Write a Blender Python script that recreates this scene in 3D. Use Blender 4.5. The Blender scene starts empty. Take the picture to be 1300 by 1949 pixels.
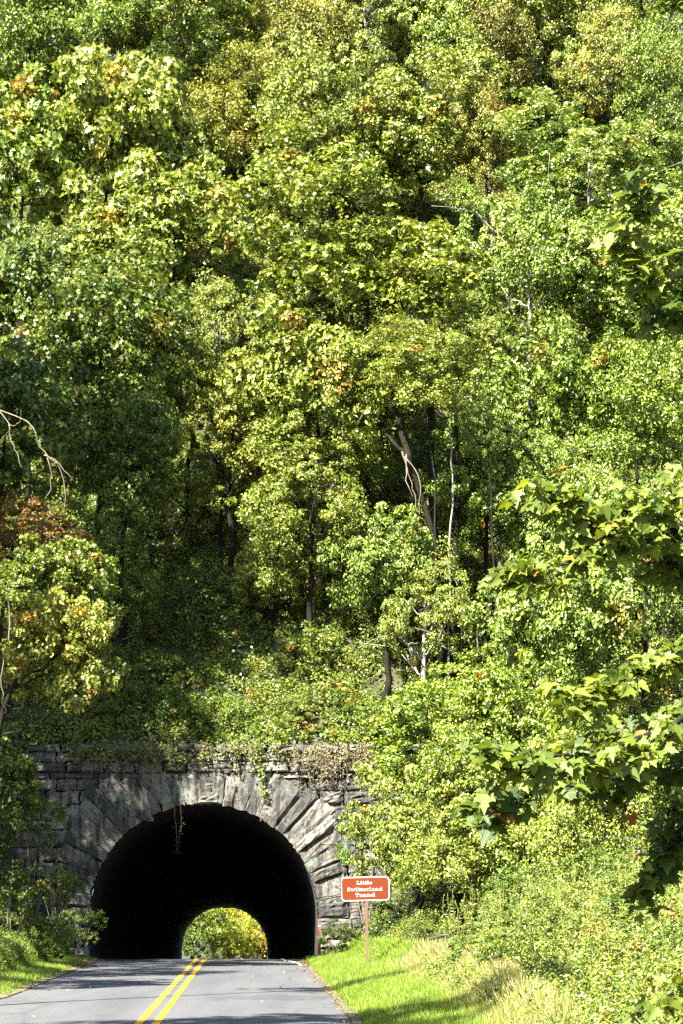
import bpy, math, random
import numpy as np
from mathutils import Vector, Matrix

# ------------------------------------------------------------------ camera, sky, sun, exposure
S = bpy.context.scene
COL = S.collection
F = 4785.0                       # focal length in photograph pixels
CX, HY = 650.0, 1790.0           # principal column and horizon row in the photograph

cam_data = bpy.data.cameras.new('camera')
cam = bpy.data.objects.new('camera', cam_data)
COL.objects.link(cam)
cam.location = (0, 0, 0)
cam.rotation_euler = (math.radians(90), 0, 0)
cam_data.sensor_fit = 'HORIZONTAL'
cam_data.sensor_width = 36.0
cam_data.lens = 36.0 * F / 1300.0
cam_data.shift_y = (HY - 974.5) / 1300.0
cam_data.clip_start = 0.5
cam_data.clip_end = 3000
S.camera = cam

SUN_AZ = math.radians(37)        # from behind the camera towards its left
SUN_EL = math.radians(47)
to_sun = Vector((-math.sin(SUN_AZ) * math.cos(SUN_EL), -math.cos(SUN_AZ) * math.cos(SUN_EL), math.sin(SUN_EL)))
world = bpy.data.worlds.new('World')
S.world = world
world.use_nodes = True
wn = world.node_tree
sky = wn.nodes.new('ShaderNodeTexSky')
sky.sky_type = 'NISHITA'
sky.sun_disc = False
sky.sun_elevation = SUN_EL
sky.sun_rotation = math.atan2(to_sun.x, to_sun.y)
wn.links.new(sky.outputs[0], wn.nodes['Background'].inputs[0])
wn.nodes['Background'].inputs[1].default_value = 0.05
sun_data = bpy.data.lights.new('sun', 'SUN')
sun_data.energy = 5.0
sun_data.angle = math.radians(0.5)
sun_data.color = (1.0, 0.95, 0.85)
sun = bpy.data.objects.new('sun', sun_data)
COL.objects.link(sun)
sun.rotation_euler = to_sun.to_track_quat('Z', 'Y').to_euler()
sun.location = (0, 0, 60)
S.view_settings.view_transform = 'Standard'
S.view_settings.look = 'None'
S.view_settings.gamma = 1
S.view_settings.exposure = 2.72
S.cycles.max_bounces = 5
S.cycles.diffuse_bounces = 1
S.cycles.glossy_bounces = 1
S.cycles.transmission_bounces = 3
S.cycles.transparent_max_bounces = 4
S.cycles.use_denoising = False
S.cycles.sample_clamp_indirect = 0.8

R = np.random.default_rng(7)
random.seed(7)

# ------------------------------------------------------------------ helpers
def P(px, py, y):
    """world point seen at photograph pixel (px, py) at distance y"""
    return np.array(((px - CX) / F * y, y, (HY - py) / F * y))

def smooth(a, b, x):
    t = np.clip((x - a) / (b - a), 0, 1)
    return t * t * (3 - 2 * t)

def mesh(name, verts, polys, attrs=None, smooth_shade=False):
    """polys: list of (k x m int arrays), all faces of one array have m corners"""
    me = bpy.data.meshes.new(name)
    verts = np.asarray(verts, dtype=np.float32)
    me.vertices.add(len(verts))
    me.vertices.foreach_set('co', verts.ravel())
    loops = np.concatenate([np.asarray(p, dtype=np.int32).ravel() for p in polys])
    sizes = np.concatenate([np.full(len(p), np.asarray(p).shape[1], dtype=np.int32) for p in polys])
    starts = np.concatenate([[0], np.cumsum(sizes)[:-1]]).astype(np.int32)
    me.loops.add(len(loops))
    me.loops.foreach_set('vertex_index', loops)
    me.polygons.add(len(sizes))
    me.polygons.foreach_set('loop_start', starts)
    me.polygons.foreach_set('use_smooth', np.full(len(sizes), bool(smooth_shade)))
    me.update(calc_edges=True)
    for k, v in (attrs or {}).items():
        a = me.attributes.new(k, 'FLOAT', 'POINT')
        a.data.foreach_set('value', np.asarray(v, dtype=np.float32))
    return me

def obj(name, me, mat=None, parent=None, loc=(0, 0, 0)):
    o = bpy.data.objects.new(name, me)
    COL.objects.link(o)
    if mat is not None and me is not None and not me.materials:
        me.materials.append(mat)
    o.parent = parent
    o.location = loc
    return o

def tag(o, label=None, cat=None, group=None, kind=None):
    for k, v in (('label', label), ('category', cat), ('group', group), ('kind', kind)):
        if v:
            o[k] = v
    return o

def thing(name, label, cat, loc=(0, 0, 0), group=None):
    return tag(obj(name, None, loc=loc), label, cat, group)

class Geo:
    """collects shapes into one mesh"""
    def __init__(self):
        self.v, self.f, self.n = [], {}, 0
    def add(self, verts, polys):
        verts = np.asarray(verts, dtype=float)
        for p in polys:
            p = np.asarray(p, dtype=int)
            self.f.setdefault(p.shape[1], []).append(p + self.n)
        self.v.append(verts)
        self.n += len(verts)
    def box(self, x0, x1, y0, y1, z0, z1):
        v = [(x, y, z) for x in (x0, x1) for y in (y0, y1) for z in (z0, z1)]
        self.add(v, [[(0, 1, 3, 2), (4, 6, 7, 5), (0, 4, 5, 1), (2, 3, 7, 6), (0, 2, 6, 4), (1, 5, 7, 3)]])
    def tube(self, pts, rad, sides=6):
        pts = np.asarray(pts, dtype=float)
        n = len(pts)
        rad = np.broadcast_to(np.asarray(rad, dtype=float), (n,))
        t = np.gradient(pts, axis=0)
        t /= np.linalg.norm(t, axis=1)[:, None] + 1e-9
        ref = np.array((0.31, 0.87, 0.2)) if abs(t[:, 1]).mean() < 0.8 else np.array((0, 0.2, 1.0))
        a = np.cross(t, ref); a /= np.linalg.norm(a, axis=1)[:, None] + 1e-9
        b = np.cross(t, a)
        ang = np.linspace(0, 2 * math.pi, sides, endpoint=False)
        v = pts[:, None] + rad[:, None, None] * (np.cos(ang)[None, :, None] * a[:, None] + np.sin(ang)[None, :, None] * b[:, None])
        i, j = np.meshgrid(np.arange(n - 1), np.arange(sides), indexing='ij')
        i, j = i.ravel(), j.ravel(); k = (j + 1) % sides
        q = np.stack([i * sides + j, i * sides + k, (i + 1) * sides + k, (i + 1) * sides + j], 1)
        self.add(v.reshape(-1, 3), [q, [list(range(sides))[::-1]], [list(range((n - 1) * sides, n * sides))]])
    def mesh(self, name, smooth_shade=False):
        return mesh(name, np.concatenate(self.v), [np.concatenate(p) for p in self.f.values()], None, smooth_shade)

def wobble(a, b, n, amp, rng=R):
    t = np.linspace(0, 1, n)[:, None]
    p = np.asarray(a) * (1 - t) + np.asarray(b) * t
    off = rng.normal(0, amp, (n, 3)); off[0] = off[-1] = 0
    off[1:-1] = off[1:-1] * 0.6 + np.cumsum(off, 0)[1:-1] * 0.25 if n > 2 else off[1:-1]
    return p + off

def spline(pts, k=4):
    """Catmull-Rom through the points"""
    p = np.asarray(pts, dtype=float)
    p = np.vstack([2 * p[0] - p[1], p, 2 * p[-1] - p[-2]])
    out = []
    for i in range(1, len(p) - 2):
        for t in np.linspace(0, 1, k, endpoint=False):
            out.append(0.5 * (2 * p[i] + (p[i + 1] - p[i - 1]) * t + (2 * p[i - 1] - 5 * p[i] + 4 * p[i + 1] - p[i + 2]) * t * t
                              + (3 * p[i] - p[i - 1] - 3 * p[i + 1] + p[i + 2]) * t ** 3))
    out.append(p[-2])
    return np.array(out)

# ------------------------------------------------------------------ materials
def nt(name):
    m = bpy.data.materials.new(name)
    m.use_nodes = True
    n = m.node_tree
    return m, n, n.nodes['Principled BSDF']

def node(n, t, **kw):
    x = n.nodes.new(t)
    for k, v in kw.items():
        setattr(x, k, v)
    return x

def ramp(n, fac, stops):
    r = node(n, 'ShaderNodeValToRGB')
    e = r.color_ramp.elements
    while len(e) < len(stops):
        e.new(0.5)
    for el, (p, c) in zip(e, stops):
        el.position = p
        el.color = (*c, 1)
    n.links.new(fac, r.inputs[0])
    return r.outputs[0]

def noise(n, scale, detail=4, rough=0.6, vec=None, dim=None):
    x = node(n, 'ShaderNodeTexNoise')
    x.inputs['Scale'].default_value = scale
    x.inputs['Detail'].default_value = detail
    x.inputs['Roughness'].default_value = rough
    if vec is not None:
        n.links.new(vec, x.inputs['Vector'])
    return x.outputs[0]

def coords(n, scale=(1, 1, 1)):
    g = node(n, 'ShaderNodeNewGeometry')
    m = node(n, 'ShaderNodeMapping')
    m.inputs['Scale'].default_value = scale
    n.links.new(g.outputs['Position'], m.inputs['Vector'])
    return m.outputs[0]

def mix(n, fac, a, b, mode='MIX'):
    m = node(n, 'ShaderNodeMix', data_type='RGBA', blend_type=mode)
    for sock, v in ((m.inputs[0], fac), (m.inputs[6], a), (m.inputs[7], b)):
        if isinstance(v, (int, float)):
            sock.default_value = v
        elif isinstance(v, tuple):
            sock.default_value = (*v, 1)
        else:
            n.links.new(v, sock)
    return m.outputs[2]

def bump(n, bs, h, strength, dist=0.05):
    b = node(n, 'ShaderNodeBump')
    b.inputs['Strength'].default_value = strength
    b.inputs['Distance'].default_value = dist
    n.links.new(h, b.inputs['Height'])
    n.links.new(b.outputs[0], bs.inputs['Normal'])

def leaf_mat(name, stops, autumn=((0.30, 0.09, 0.012), (0.34, 0.20, 0.02)), trans=0.25, rough=0.46):
    m, n, bs = nt(name)
    t = node(n, 'ShaderNodeAttribute', attribute_name='tint')
    c = ramp(n, t.outputs['Fac'], stops)
    a = node(n, 'ShaderNodeAttribute', attribute_name='autumn')
    c = mix(n, a.outputs['Fac'], c, ramp(n, t.outputs['Fac'], [(0, autumn[0]), (1, autumn[1])]))
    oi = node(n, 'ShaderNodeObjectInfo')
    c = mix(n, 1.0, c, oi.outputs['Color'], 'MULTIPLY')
    n.links.new(c, bs.inputs['Base Color'])
    bs.inputs['Roughness'].default_value = rough
    bs.inputs['Specular IOR Level'].default_value = 0.5
    tr = node(n, 'ShaderNodeBsdfTranslucent')
    n.links.new(mix(n, 1.0, c, (1.25, 1.2, 0.55), 'MULTIPLY'), tr.inputs['Color'])
    ms = node(n, 'ShaderNodeMixShader')
    ms.inputs[0].default_value = trans
    n.links.new(bs.outputs[0], ms.inputs[1])
    n.links.new(tr.outputs[0], ms.inputs[2])
    n.links.new(ms.outputs[0], n.nodes['Material Output'].inputs['Surface'])
    return m

LEAF = leaf_mat('leaf_green', [(0, (0.026, 0.056, 0.006)), (0.42, (0.142, 0.188, 0.020)), (0.75, (0.28, 0.305, 0.055)), (1, (0.42, 0.43, 0.14))])
MAPLE = leaf_mat('leaf_maple', [(0, (0.035, 0.07, 0.006)), (0.5, (0.11, 0.155, 0.012)), (1, (0.20, 0.235, 0.025))], trans=0.45, rough=0.6)
SHRUB = leaf_mat('leaf_shrub', [(0, (0.025, 0.052, 0.005)), (0.5, (0.10, 0.148, 0.013)), (1, (0.23, 0.25, 0.045))])
DRY = leaf_mat('leaf_dry', [(0, (0.05, 0.03, 0.014)), (0.45, (0.11, 0.075, 0.03)), (0.7, (0.15, 0.15, 0.03)), (1, (0.26, 0.20, 0.09))], trans=0.2)
GRASS = leaf_mat('grass_blade', [(0, (0.075, 0.16, 0.008)), (0.5, (0.16, 0.26, 0.014)), (1, (0.28, 0.33, 0.04))], autumn=((0.30, 0.22, 0.09), (0.45, 0.36, 0.19)), trans=0.4, rough=0.5)

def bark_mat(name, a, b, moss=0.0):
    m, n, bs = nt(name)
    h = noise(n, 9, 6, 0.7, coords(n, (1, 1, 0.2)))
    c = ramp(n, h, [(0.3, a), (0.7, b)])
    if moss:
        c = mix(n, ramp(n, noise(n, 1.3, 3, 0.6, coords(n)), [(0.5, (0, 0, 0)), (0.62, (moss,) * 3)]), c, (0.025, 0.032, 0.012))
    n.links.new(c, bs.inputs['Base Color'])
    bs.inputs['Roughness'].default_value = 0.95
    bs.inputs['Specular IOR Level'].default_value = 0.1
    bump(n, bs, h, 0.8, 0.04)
    return m
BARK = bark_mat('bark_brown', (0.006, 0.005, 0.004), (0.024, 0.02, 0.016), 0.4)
PALE_BARK = bark_mat('bark_pale', (0.13, 0.12, 0.10), (0.34, 0.32, 0.28))
VINE_BARK = bark_mat('bark_vine', (0.10, 0.08, 0.055), (0.26, 0.22, 0.16))

def stone_mat(name, base=1.0):
    m, n, bs = nt(name)
    v = coords(n)
    c = ramp(n, noise(n, 0.9, 5, 0.65, v), [(0.3, (0.13 * base, 0.127 * base, 0.118 * base)), (0.5, (0.275 * base, 0.26 * base, 0.23 * base)), (0.72, (0.47 * base, 0.445 * base, 0.395 * base))])
    tone = node(n, 'ShaderNodeAttribute', attribute_name='tint')
    c = mix(n, 1.0, c, ramp(n, tone.outputs['Fac'], [(0, (0.42, 0.41, 0.40)), (1, (1.5, 1.45, 1.34))]), 'MULTIPLY')
    streak = noise(n, 2.2, 5, 0.7, coords(n, (1.6, 1, 0.28)))
    c = mix(n, ramp(n, streak, [(0.50, (0, 0, 0)), (0.58, (0.85, 0.85, 0.85))]), c, (0.02, 0.02, 0.019))
    spots = noise(n, 7, 6, 0.75, v)
    c = mix(n, ramp(n, spots, [(0.53, (0, 0, 0)), (0.60, (0.8, 0.8, 0.8))]), c, (0.028, 0.026, 0.023))
    lich = noise(n, 1.7, 5, 0.7, coords(n, (1, 1, 0.5)))
    c = mix(n, ramp(n, lich, [(0.57, (0, 0, 0)), (0.63, (0.7, 0.7, 0.7))]), c, (0.13, 0.19, 0.13))
    n.links.new(c, bs.inputs['Base Color'])
    bs.inputs['Roughness'].default_value = 0.92
    bump(n, bs, noise(n, 5, 8, 0.7, v), 0.9, 0.08)
    return m
STONE = stone_mat('portal_stone', 0.45)
MORTAR, n_, b_ = nt('dark_joint')
b_.inputs['Base Color'].default_value = (0.03, 0.028, 0.025, 1)
b_.inputs['Roughness'].default_value = 1
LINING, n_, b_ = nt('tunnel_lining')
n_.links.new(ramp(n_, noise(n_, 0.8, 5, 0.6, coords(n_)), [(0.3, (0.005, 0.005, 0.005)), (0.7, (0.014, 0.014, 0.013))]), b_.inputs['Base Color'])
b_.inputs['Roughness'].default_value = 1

def soil_mat():
    m, n, bs = nt('forest_soil')
    v = coords(n)
    c = ramp(n, noise(n, 0.7, 6, 0.7, v), [(0.3, (0.022, 0.025, 0.010)), (0.55, (0.05, 0.055, 0.018)), (0.8, (0.11, 0.085, 0.05))])
    n.links.new(c, bs.inputs['Base Color'])
    bs.inputs['Roughness'].default_value = 1
    bump(n, bs, noise(n, 4, 6, 0.7, v), 1, 0.1)
    return m
SOIL = soil_mat()

def asphalt_mat():
    m, n, bs = nt('asphalt')
    v = coords(n)
    c = ramp(n, noise(n, 55, 3, 0.85, v), [(0.25, (0.036, 0.037, 0.040)), (0.5, (0.074, 0.076, 0.081)), (0.8, (0.14, 0.14, 0.144))])
    c = mix(n, 0.8, c, ramp(n, noise(n, 0.5, 5, 0.65, coords(n, (1.6, 0.10, 1))), [(0.3, (0.70, 0.70, 0.72)), (0.7, (1.2, 1.19, 1.16))]), 'MULTIPLY')
    c = mix(n, ramp(n, noise(n, 0.23, 6, 0.75, coords(n, (1, 0.5, 1))), [(0.57, (0, 0, 0)), (0.60, (0.45, 0.45, 0.45))]), c, (0.035, 0.036, 0.038))
    vo = node(n, 'ShaderNodeTexVoronoi', feature='DISTANCE_TO_EDGE')
    vo.inputs['Scale'].default_value = 0.22
    wv = node(n, 'ShaderNodeMapping'); wv.inputs['Scale'].default_value = (1, 0.45, 1)
    ad = mix(n, 0.35, v, noise(n, 1.5, 5, 0.7, v), 'ADD')
    n.links.new(ad, wv.inputs['Vector'])
    n.links.new(wv.outputs[0], vo.inputs['Vector'])
    c = mix(n, ramp(n, vo.outputs[0], [(0.0, (0.3, 0.3, 0.3)), (0.010, (0, 0, 0))]), c, (0.012, 0.012, 0.013))
    n.links.new(c, bs.inputs['Base Color'])
    bs.inputs['Roughness'].default_value = 0.85
    bs.inputs['Specular IOR Level'].default_value = 0.3
    bump(n, bs, noise(n, 60, 2, 0.8, v), 0.5, 0.012)
    return m
ASPHALT = asphalt_mat()

def paint_mat(name, col, wear=0.35, rough=0.6):
    m, n, bs = nt(name)
    w = ramp(n, noise(n, 8, 6, 0.75, coords(n, (1, 0.4, 1))), [(0.55, (0, 0, 0)), (0.75, (wear,) * 3)])
    n.links.new(mix(n, w, col, tuple(0.35 * x + 0.03 for x in col)), bs.inputs['Base Color'])
    bs.inputs['Roughness'].default_value = rough
    bs.inputs['Specular IOR Level'].default_value = 0.15 if rough > 0.7 else 0.5
    return m
YELLOW = paint_mat('yellow_road_paint', (0.56, 0.27, 0.014), 0.7)
WHITE = paint_mat('white_road_paint', (0.62, 0.62, 0.58), 0.5)
SIGN_RED = paint_mat('sign_brown_red', (0.118, 0.0215, 0.0052), 0.1, 0.9)
SIGN_WHITE = paint_mat('sign_white', (0.50, 0.49, 0.46), 0.05, 0.8)
POST = paint_mat('post_brown', (0.12, 0.058, 0.036), 0.3, 0.7)
CARPAINT = paint_mat('car_dark_paint', (0.02, 0.024, 0.03), 0.0, 0.25)
CARGLASS, n_, b_ = nt('car_glass')
b_.inputs['Base Color'].default_value = (0.05, 0.06, 0.07, 1); b_.inputs['Roughness'].default_value = 0.05
CHROME, n_, b_ = nt('lamp_glass')
b_.inputs['Base Color'].default_value = (0.7, 0.7, 0.7, 1); b_.inputs['Roughness'].default_value = 0.15
RUBBER, n_, b_ = nt('rubber')
b_.inputs['Base Color'].default_value = (0.02, 0.02, 0.02, 1); b_.inputs['Roughness'].default_value = 0.9

# ------------------------------------------------------------------ terrain
PX, PY, PZ = -5.44, 99.0, 0.89      # portal axis, wall plane, springing height
AR = 4.49                           # arch radius
TX, TZ = -0.0416, -0.0109           # tunnel direction (sideways, up) per metre
FAR = 264.0

def road_c(y):
    y = np.asarray(y, dtype=float)
    return np.where(y < PY, -3.585 - 0.0372 * (y - 46.7), PX - 0.09 + TX * (y - PY))

def road_z(y):
    y = np.asarray(y, dtype=float)
    a = -1.55 + 0.0161 * (y - 46.7)
    b = -0.72 + TZ * (y - PY)
    return -np.log(np.exp(-a * 14) + np.exp(-b * 14)) / 14 + 0.01

def bumps(x, y):
    return (0.5 * np.sin(x * 0.9 + 1.3 * np.sin(y * 0.31)) * np.sin(y * 0.55 + 0.7) + 0.35 * np.sin(x * 2.1 + y * 0.4) * np.sin(y * 1.3 - x * 0.6)
            + 0.9 * np.sin(x * 0.33 + 2.0) * np.sin(y * 0.19 + x * 0.11))

def ridge(x, y):
    """the hill itself: rises behind the wall, flattens on the ridge, falls to the far portal"""
    a = 0.95 * (y - 91.2)
    cap = 54 + 1.5 * np.sin(x * 0.13 + 0.5) + 0.06 * np.abs(x)
    b = 0.62 * (FAR + 1 - y) + 4.5
    m = np.minimum(np.minimum(a, cap), b)
    k = 0.35
    soft = -np.log(np.exp(-(a - m) * k) + np.exp(-(cap - m) * k) + np.exp(-(b - m) * k)) / k + m
    return soft - 0.4 + bumps(x, y) * np.clip((y - 98) / 6, 0.15, 1)

def ground_z(x, y):
    x = np.asarray(x, dtype=float); y = np.asarray(y, dtype=float)
    c, rz = road_c(y), road_z(y)
    d = x - c
    right = np.clip(d - 3.9, 0, None)
    left = np.clip(-d - 3.9, 0, None)
    v = rz - 0.05 + 0.20 * np.minimum(right, 3.2) * smooth(24, 50, y) + 0.24 * np.clip(right - 2.6, 0, 14) * smooth(32, 58, y) + 0.12 * np.minimum(left, 1.6) + 0.62 * np.clip(left - 1.2, 0, 14)
    v = v + 0.12 * bumps(x * 1.7, y * 1.3) * np.clip((np.abs(d) - 6) / 3, 0, 1)
    h = ridge(x, y)
    w = smooth(6.0, 9.0, np.abs(x - PX))
    hill = np.where(y > 85, np.maximum(h, v), v)
    return v + (hill - v) * w

def hill_z(x, y):
    return np.maximum(ridge(x, y), road_z(y) - 0.05)

def grid(name, xs, ys, fn, mat):
    X, Y = np.meshgrid(xs, ys, indexing='ij')
    Z = fn(X, Y)
    v = np.stack([X, Y, Z], -1).reshape(-1, 3)
    i, j = np.meshgrid(np.arange(len(xs) - 1), np.arange(len(ys) - 1), indexing='ij')
    i, j = i.ravel(), j.ravel(); m = len(ys)
    q = np.stack([i * m + j, (i + 1) * m + j, (i + 1) * m + j + 1, i * m + j + 1], 1)
    o = obj(name, mesh(name, v, [q], None, True), mat)
    o['kind'] = 'structure'
    return o

xs = np.concatenate([np.linspace(-400, -40, 19), np.linspace(-38, 30, 171), np.linspace(34, 400, 19)])
grid('ground', xs, np.concatenate([np.linspace(-300, 20, 17), np.linspace(24, 99.35, 110)]), ground_z, SOIL)
grid('hillside', xs, np.concatenate([np.linspace(99.35, 160, 100), np.linspace(163, FAR - 0.3, 30)]), hill_z, SOIL)
grid('valley_ground', xs, np.concatenate([np.linspace(FAR - 0.3, 330, 30), np.linspace(350, 1500, 12)]),
     lambda x, y: road_z(np.minimum(y, 330)) - 0.06 + 0.35 * np.clip(np.abs(x - road_c(np.minimum(y, 300))) - 6, 0, 30), SOIL)

def strip(name, ys, off0, off1, dz, mat, kind='structure', crown=0.0):
    ys = np.asarray(ys, dtype=float)
    o0 = np.broadcast_to(off0, ys.shape); o1 = np.broadcast_to(off1, ys.shape)
    k = 7 if crown else 2
    v = []
    for t in np.linspace(0, 1, k):
        o = o0 * (1 - t) + o1 * t
        v.append(np.stack([road_c(ys) + o, ys, road_z(ys) + dz - crown * (2 * t - 1) ** 2], 1))
    v = np.stack(v, 1).reshape(-1, 3)
    i, j = np.meshgrid(np.arange(len(ys) - 1), np.arange(k - 1), indexing='ij')
    i, j = i.ravel(), j.ravel()
    q = np.stack([i * k + j, i * k + j + 1, (i + 1) * k + j + 1, (i + 1) * k + j], 1)
    o = obj(name, mesh(name, v, [q], None, True), mat)
    o['kind'] = kind
    return o
RY = np.concatenate([np.linspace(-40, 85, 40), np.linspace(86, 115, 50), np.linspace(120, 330, 40)])
rag = np.cumsum(R.normal(0, 0.02, len(RY))); rag -= np.linspace(rag[0], rag[-1], len(RY))
strip('road', RY, -3.88, 3.88 + 0.1 * rag, 0.04, ASPHALT, crown=0.03)
strip('road_centre_line', RY, -0.235, -0.085, 0.046, YELLOW)
strip('road_centre_line', RY, 0.085, 0.235, 0.046, YELLOW)
ey = np.linspace(87.5, 262, 60)
strip('road_edge_line', ey, 3.62 - 0.45 * smooth(90, 98, ey), 3.73 - 0.45 * smooth(90, 98, ey), 0.032, WHITE)

GRIT, n_, b_ = nt('grit')
n_.links.new(ramp(n_, noise(n_, 25, 5, 0.8, coords(n_)), [(0.3, (0.04, 0.036, 0.022)), (0.55, (0.09, 0.078, 0.045)), (0.8, (0.17, 0.15, 0.09))]), b_.inputs['Base Color'])
b_.inputs['Roughness'].default_value = 1
SYs = np.linspace(20, 98.5, 260)
def ragged(seed, amp):
    r = np.random.default_rng(seed)
    return amp * (np.convolve(r.normal(0, 1, 268), np.ones(9) / 3, 'valid'))
strip('road_shoulder', SYs, 3.78 + np.abs(ragged(1, 0.04)), 3.96 + np.abs(ragged(2, 0.05)), 0.036, GRIT)
strip('road_shoulder', SYs, -4.02 - np.abs(ragged(3, 0.06)), -3.78 - np.abs(ragged(4, 0.05)), 0.036, GRIT)

# ------------------------------------------------------------------ stone portal
def rock_block(G, T, poly, y0, depth, rng, rough=0.05, n=7, tone=None):
    """a rock-faced stone: the quad poly (4 x-z points, in order) becomes a block with a bulging, chipped front"""
    p = np.asarray(poly, dtype=float)
    c = p.mean(0)
    p = c + (p - c) * (1 - 0.04 / np.maximum(np.linalg.norm(p - c, axis=1), 0.15))[:, None]
    u, w = np.meshgrid(np.linspace(0, 1, n), np.linspace(0, 1, n), indexing='ij')
    xz = ((1 - u) * (1 - w))[..., None] * p[0] + (u * (1 - w))[..., None] * p[1] + (u * w)[..., None] * p[2] + ((1 - u) * w)[..., None] * p[3]
    edge = np.minimum(np.minimum(u, 1 - u), np.minimum(w, 1 - w))
    bulge = np.where(edge > 0, 0.07 + rng.normal(0, rough, u.shape) + 0.05 * rng.normal(), 0.0)
    tilt = rng.normal(0, 0.05) * (u - .5) + rng.normal(0, 0.06) * (w - .5)
    yy = y0 - np.clip(bulge + tilt * (edge > 0), 0.0, 0.22)
    xz = xz + rng.normal(0, 0.02, xz.shape) * (edge == 0)[..., None]
    front = np.stack([xz[..., 0], yy, xz[..., 1]], -1).reshape(-1, 3)
    i, j = np.meshgrid(np.arange(n - 1), np.arange(n - 1), indexing='ij'); i, j = i.ravel(), j.ravel()
    q = np.stack([i * n + j, (i + 1) * n + j, (i + 1) * n + j + 1, i * n + j + 1], 1)
    ring = [k for k in range(n)] + [k * n + n - 1 for k in range(1, n)] + [(n - 1) * n + k for k in range(n - 2, -1, -1)] + [k * n for k in range(n - 2, 0, -1)]
    back = front[ring].copy(); back[:, 1] = y0 + depth
    m = len(ring)
    side = [(ring[k], n * n + k, n * n + (k + 1) % m, ring[(k + 1) % m]) for k in range(m)]
    G.add(np.vstack([front, back]), [q, side])
    T.append(np.full(n * n + m, rng.uniform(0, 1) if tone is None else tone))

def portal(root, y0, x0, zoff, seed, detail=7):
    rng = np.random.default_rng(seed)
    G, T = Geo(), []
    zb = -1.4 + zoff
    a = 0.0
    nv = 31
    cuts = np.linspace(0, math.pi, nv + 1) + np.concatenate([[0], rng.normal(0, 0.012, nv - 1), [0]])
    out_len = []
    for k in range(nv):
        t0, t1 = cuts[k], cuts[k + 1]
        tm = (t0 + t1) / 2
        s = math.sin(tm)
        L = rng.uniform(1.15, 1.5) + 1.0 * (abs(math.cos(tm)) > 0.3) * (0.42 < tm < 2.72) * rng.uniform(0.45, 1.0)
        Ro = min(AR + L, 5.74 / max(s, 0.2))
        Ri = AR - 0.02 + rng.uniform(0, 0.04)
        pt = lambda r, t: (x0 + r * math.cos(t), PZ + zoff + r * math.sin(t))
        rock_block(G, T, [pt(Ri, t0), pt(Ro, t0), pt(Ro, t1), pt(Ri, t1)], y0 - 0.10, 0.55, rng, 0.017, detail)
    for s in (-1, 1):                               # jamb stones below the springing
        z = PZ + zoff
        while z > zb + 0.1:
            h = rng.uniform(0.32, 0.5)
            L = rng.uniform(0.9, 1.5)
            xa, xb = x0 + s * (AR - 0.02), x0 + s * (AR + L)
            rock_block(G, T, [(xa, z - h), (xb, z - h), (xb, z), (xa, z)], y0 - 0.10, 0.55, rng, 0.017, detail)
            z -= h
    ring = G.mesh('arch_ring')
    ring.attributes.new('tint', 'FLOAT', 'POINT').data.foreach_set('value', np.concatenate(T).astype(np.float32))
    obj('arch_ring', ring, STONE, root)
    G, T = Geo(), []
    z = zb
    ztop = 6.62 + zoff
    while z < ztop - 0.05:
        h = min(rng.uniform(0.36, 0.68), ztop - z)
        if ztop - z - h < 0.2:
            h = ztop - z
        x = x0 - 9.5 + rng.uniform(0, 0.8)
        while x < x0 + 9.5:
            w = rng.uniform(0.7, 2.0)
            dxs = [abs(xx - x0) for xx in (x, x + w, x + w / 2)]
            dz = max(z + h - PZ - zoff, 0)
            near = min(math.hypot(dd, dz) for dd in dxs)
            lim = math.sqrt(max((AR + 0.25) ** 2 - max(z - PZ - zoff, 0) ** 2, 0)) if z - PZ - zoff < AR + 0.25 else 0
            xa, xb = x, x + w
            if near <= AR + 0.25:                   # cut the stone back behind the arch ring
                if xb > x0 + lim + 0.15 and xa > x0 - lim:
                    xa = max(xa, x0 + lim)
                elif xa < x0 - lim - 0.15 and xb < x0 + lim:
                    xb = min(xb, x0 - lim)
                else:
                    xa = xb
            if xb - xa > 0.12:
                rock_block(G, T, [(xa, z), (xb, z), (xb, z + h), (xa, z + h)], y0, 0.4, rng, 0.02, detail)
            x += w
        z += h
    wall = G.mesh('coursed_wall')
    wall.attributes.new('tint', 'FLOAT', 'POINT').data.foreach_set('value', np.concatenate(T).astype(np.float32))
    obj('coursed_wall', wall, STONE, root)
    G, T = Geo(), []
    for z, h, pr in ((ztop, 0.42, 0.07), (ztop + 0.42, 0.40, 0.02), (ztop + 0.82, 0.28, 0.14)):
        x = x0 - 9.5
        while x < x0 + 9.5:
            w = rng.uniform(0.9, 2.2)
            rock_block(G, T, [(x, z), (x + w, z), (x + w, z + h), (x, z + h)], y0 - pr, 0.6 + pr, rng, 0.02, detail)
            G.add([(x, y0 - pr, z + h), (x + w, y0 - pr, z + h), (x + w, y0 + 0.6, z + h), (x, y0 + 0.6, z + h)], [[(0, 1, 2, 3)]])
            T.append(np.full(4, 0.5))
            x += w
    cop = G.mesh('parapet')
    cop.attributes.new('tint', 'FLOAT', 'POINT').data.foreach_set('value', np.concatenate(T).astype(np.float32))
    obj('parapet', cop, STONE, root)
    # dark backing with an arched hole, seen only in the joints
    G = Geo()
    th = np.linspace(0, math.pi, 41)
    inner = [(x0 + (AR + 0.02) * math.cos(t), PZ + zoff + (AR + 0.02) * math.sin(t)) for t in th]
    inner = [(inner[0][0], zb - 1)] + inner + [(inner[-1][0], zb - 1)]
    outer = []
    for (x, z) in inner:
        dx, dz = x - x0, max(z - PZ - zoff, 0)
        k = max(abs(dx) / 9.6, dz / 6.7, 1e-6)
        outer.append((x0 + dx / k, PZ + zoff + dz / k if dz > 0 else z))
    v = [(x, y0 + 0.2, z) for x, z in inner] + [(x, y0 + 0.2, z) for x, z in outer]
    m = len(inner)
    G.add(v, [[(k, k + 1, m + k + 1, m + k) for k in range(m - 1)]])
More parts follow.
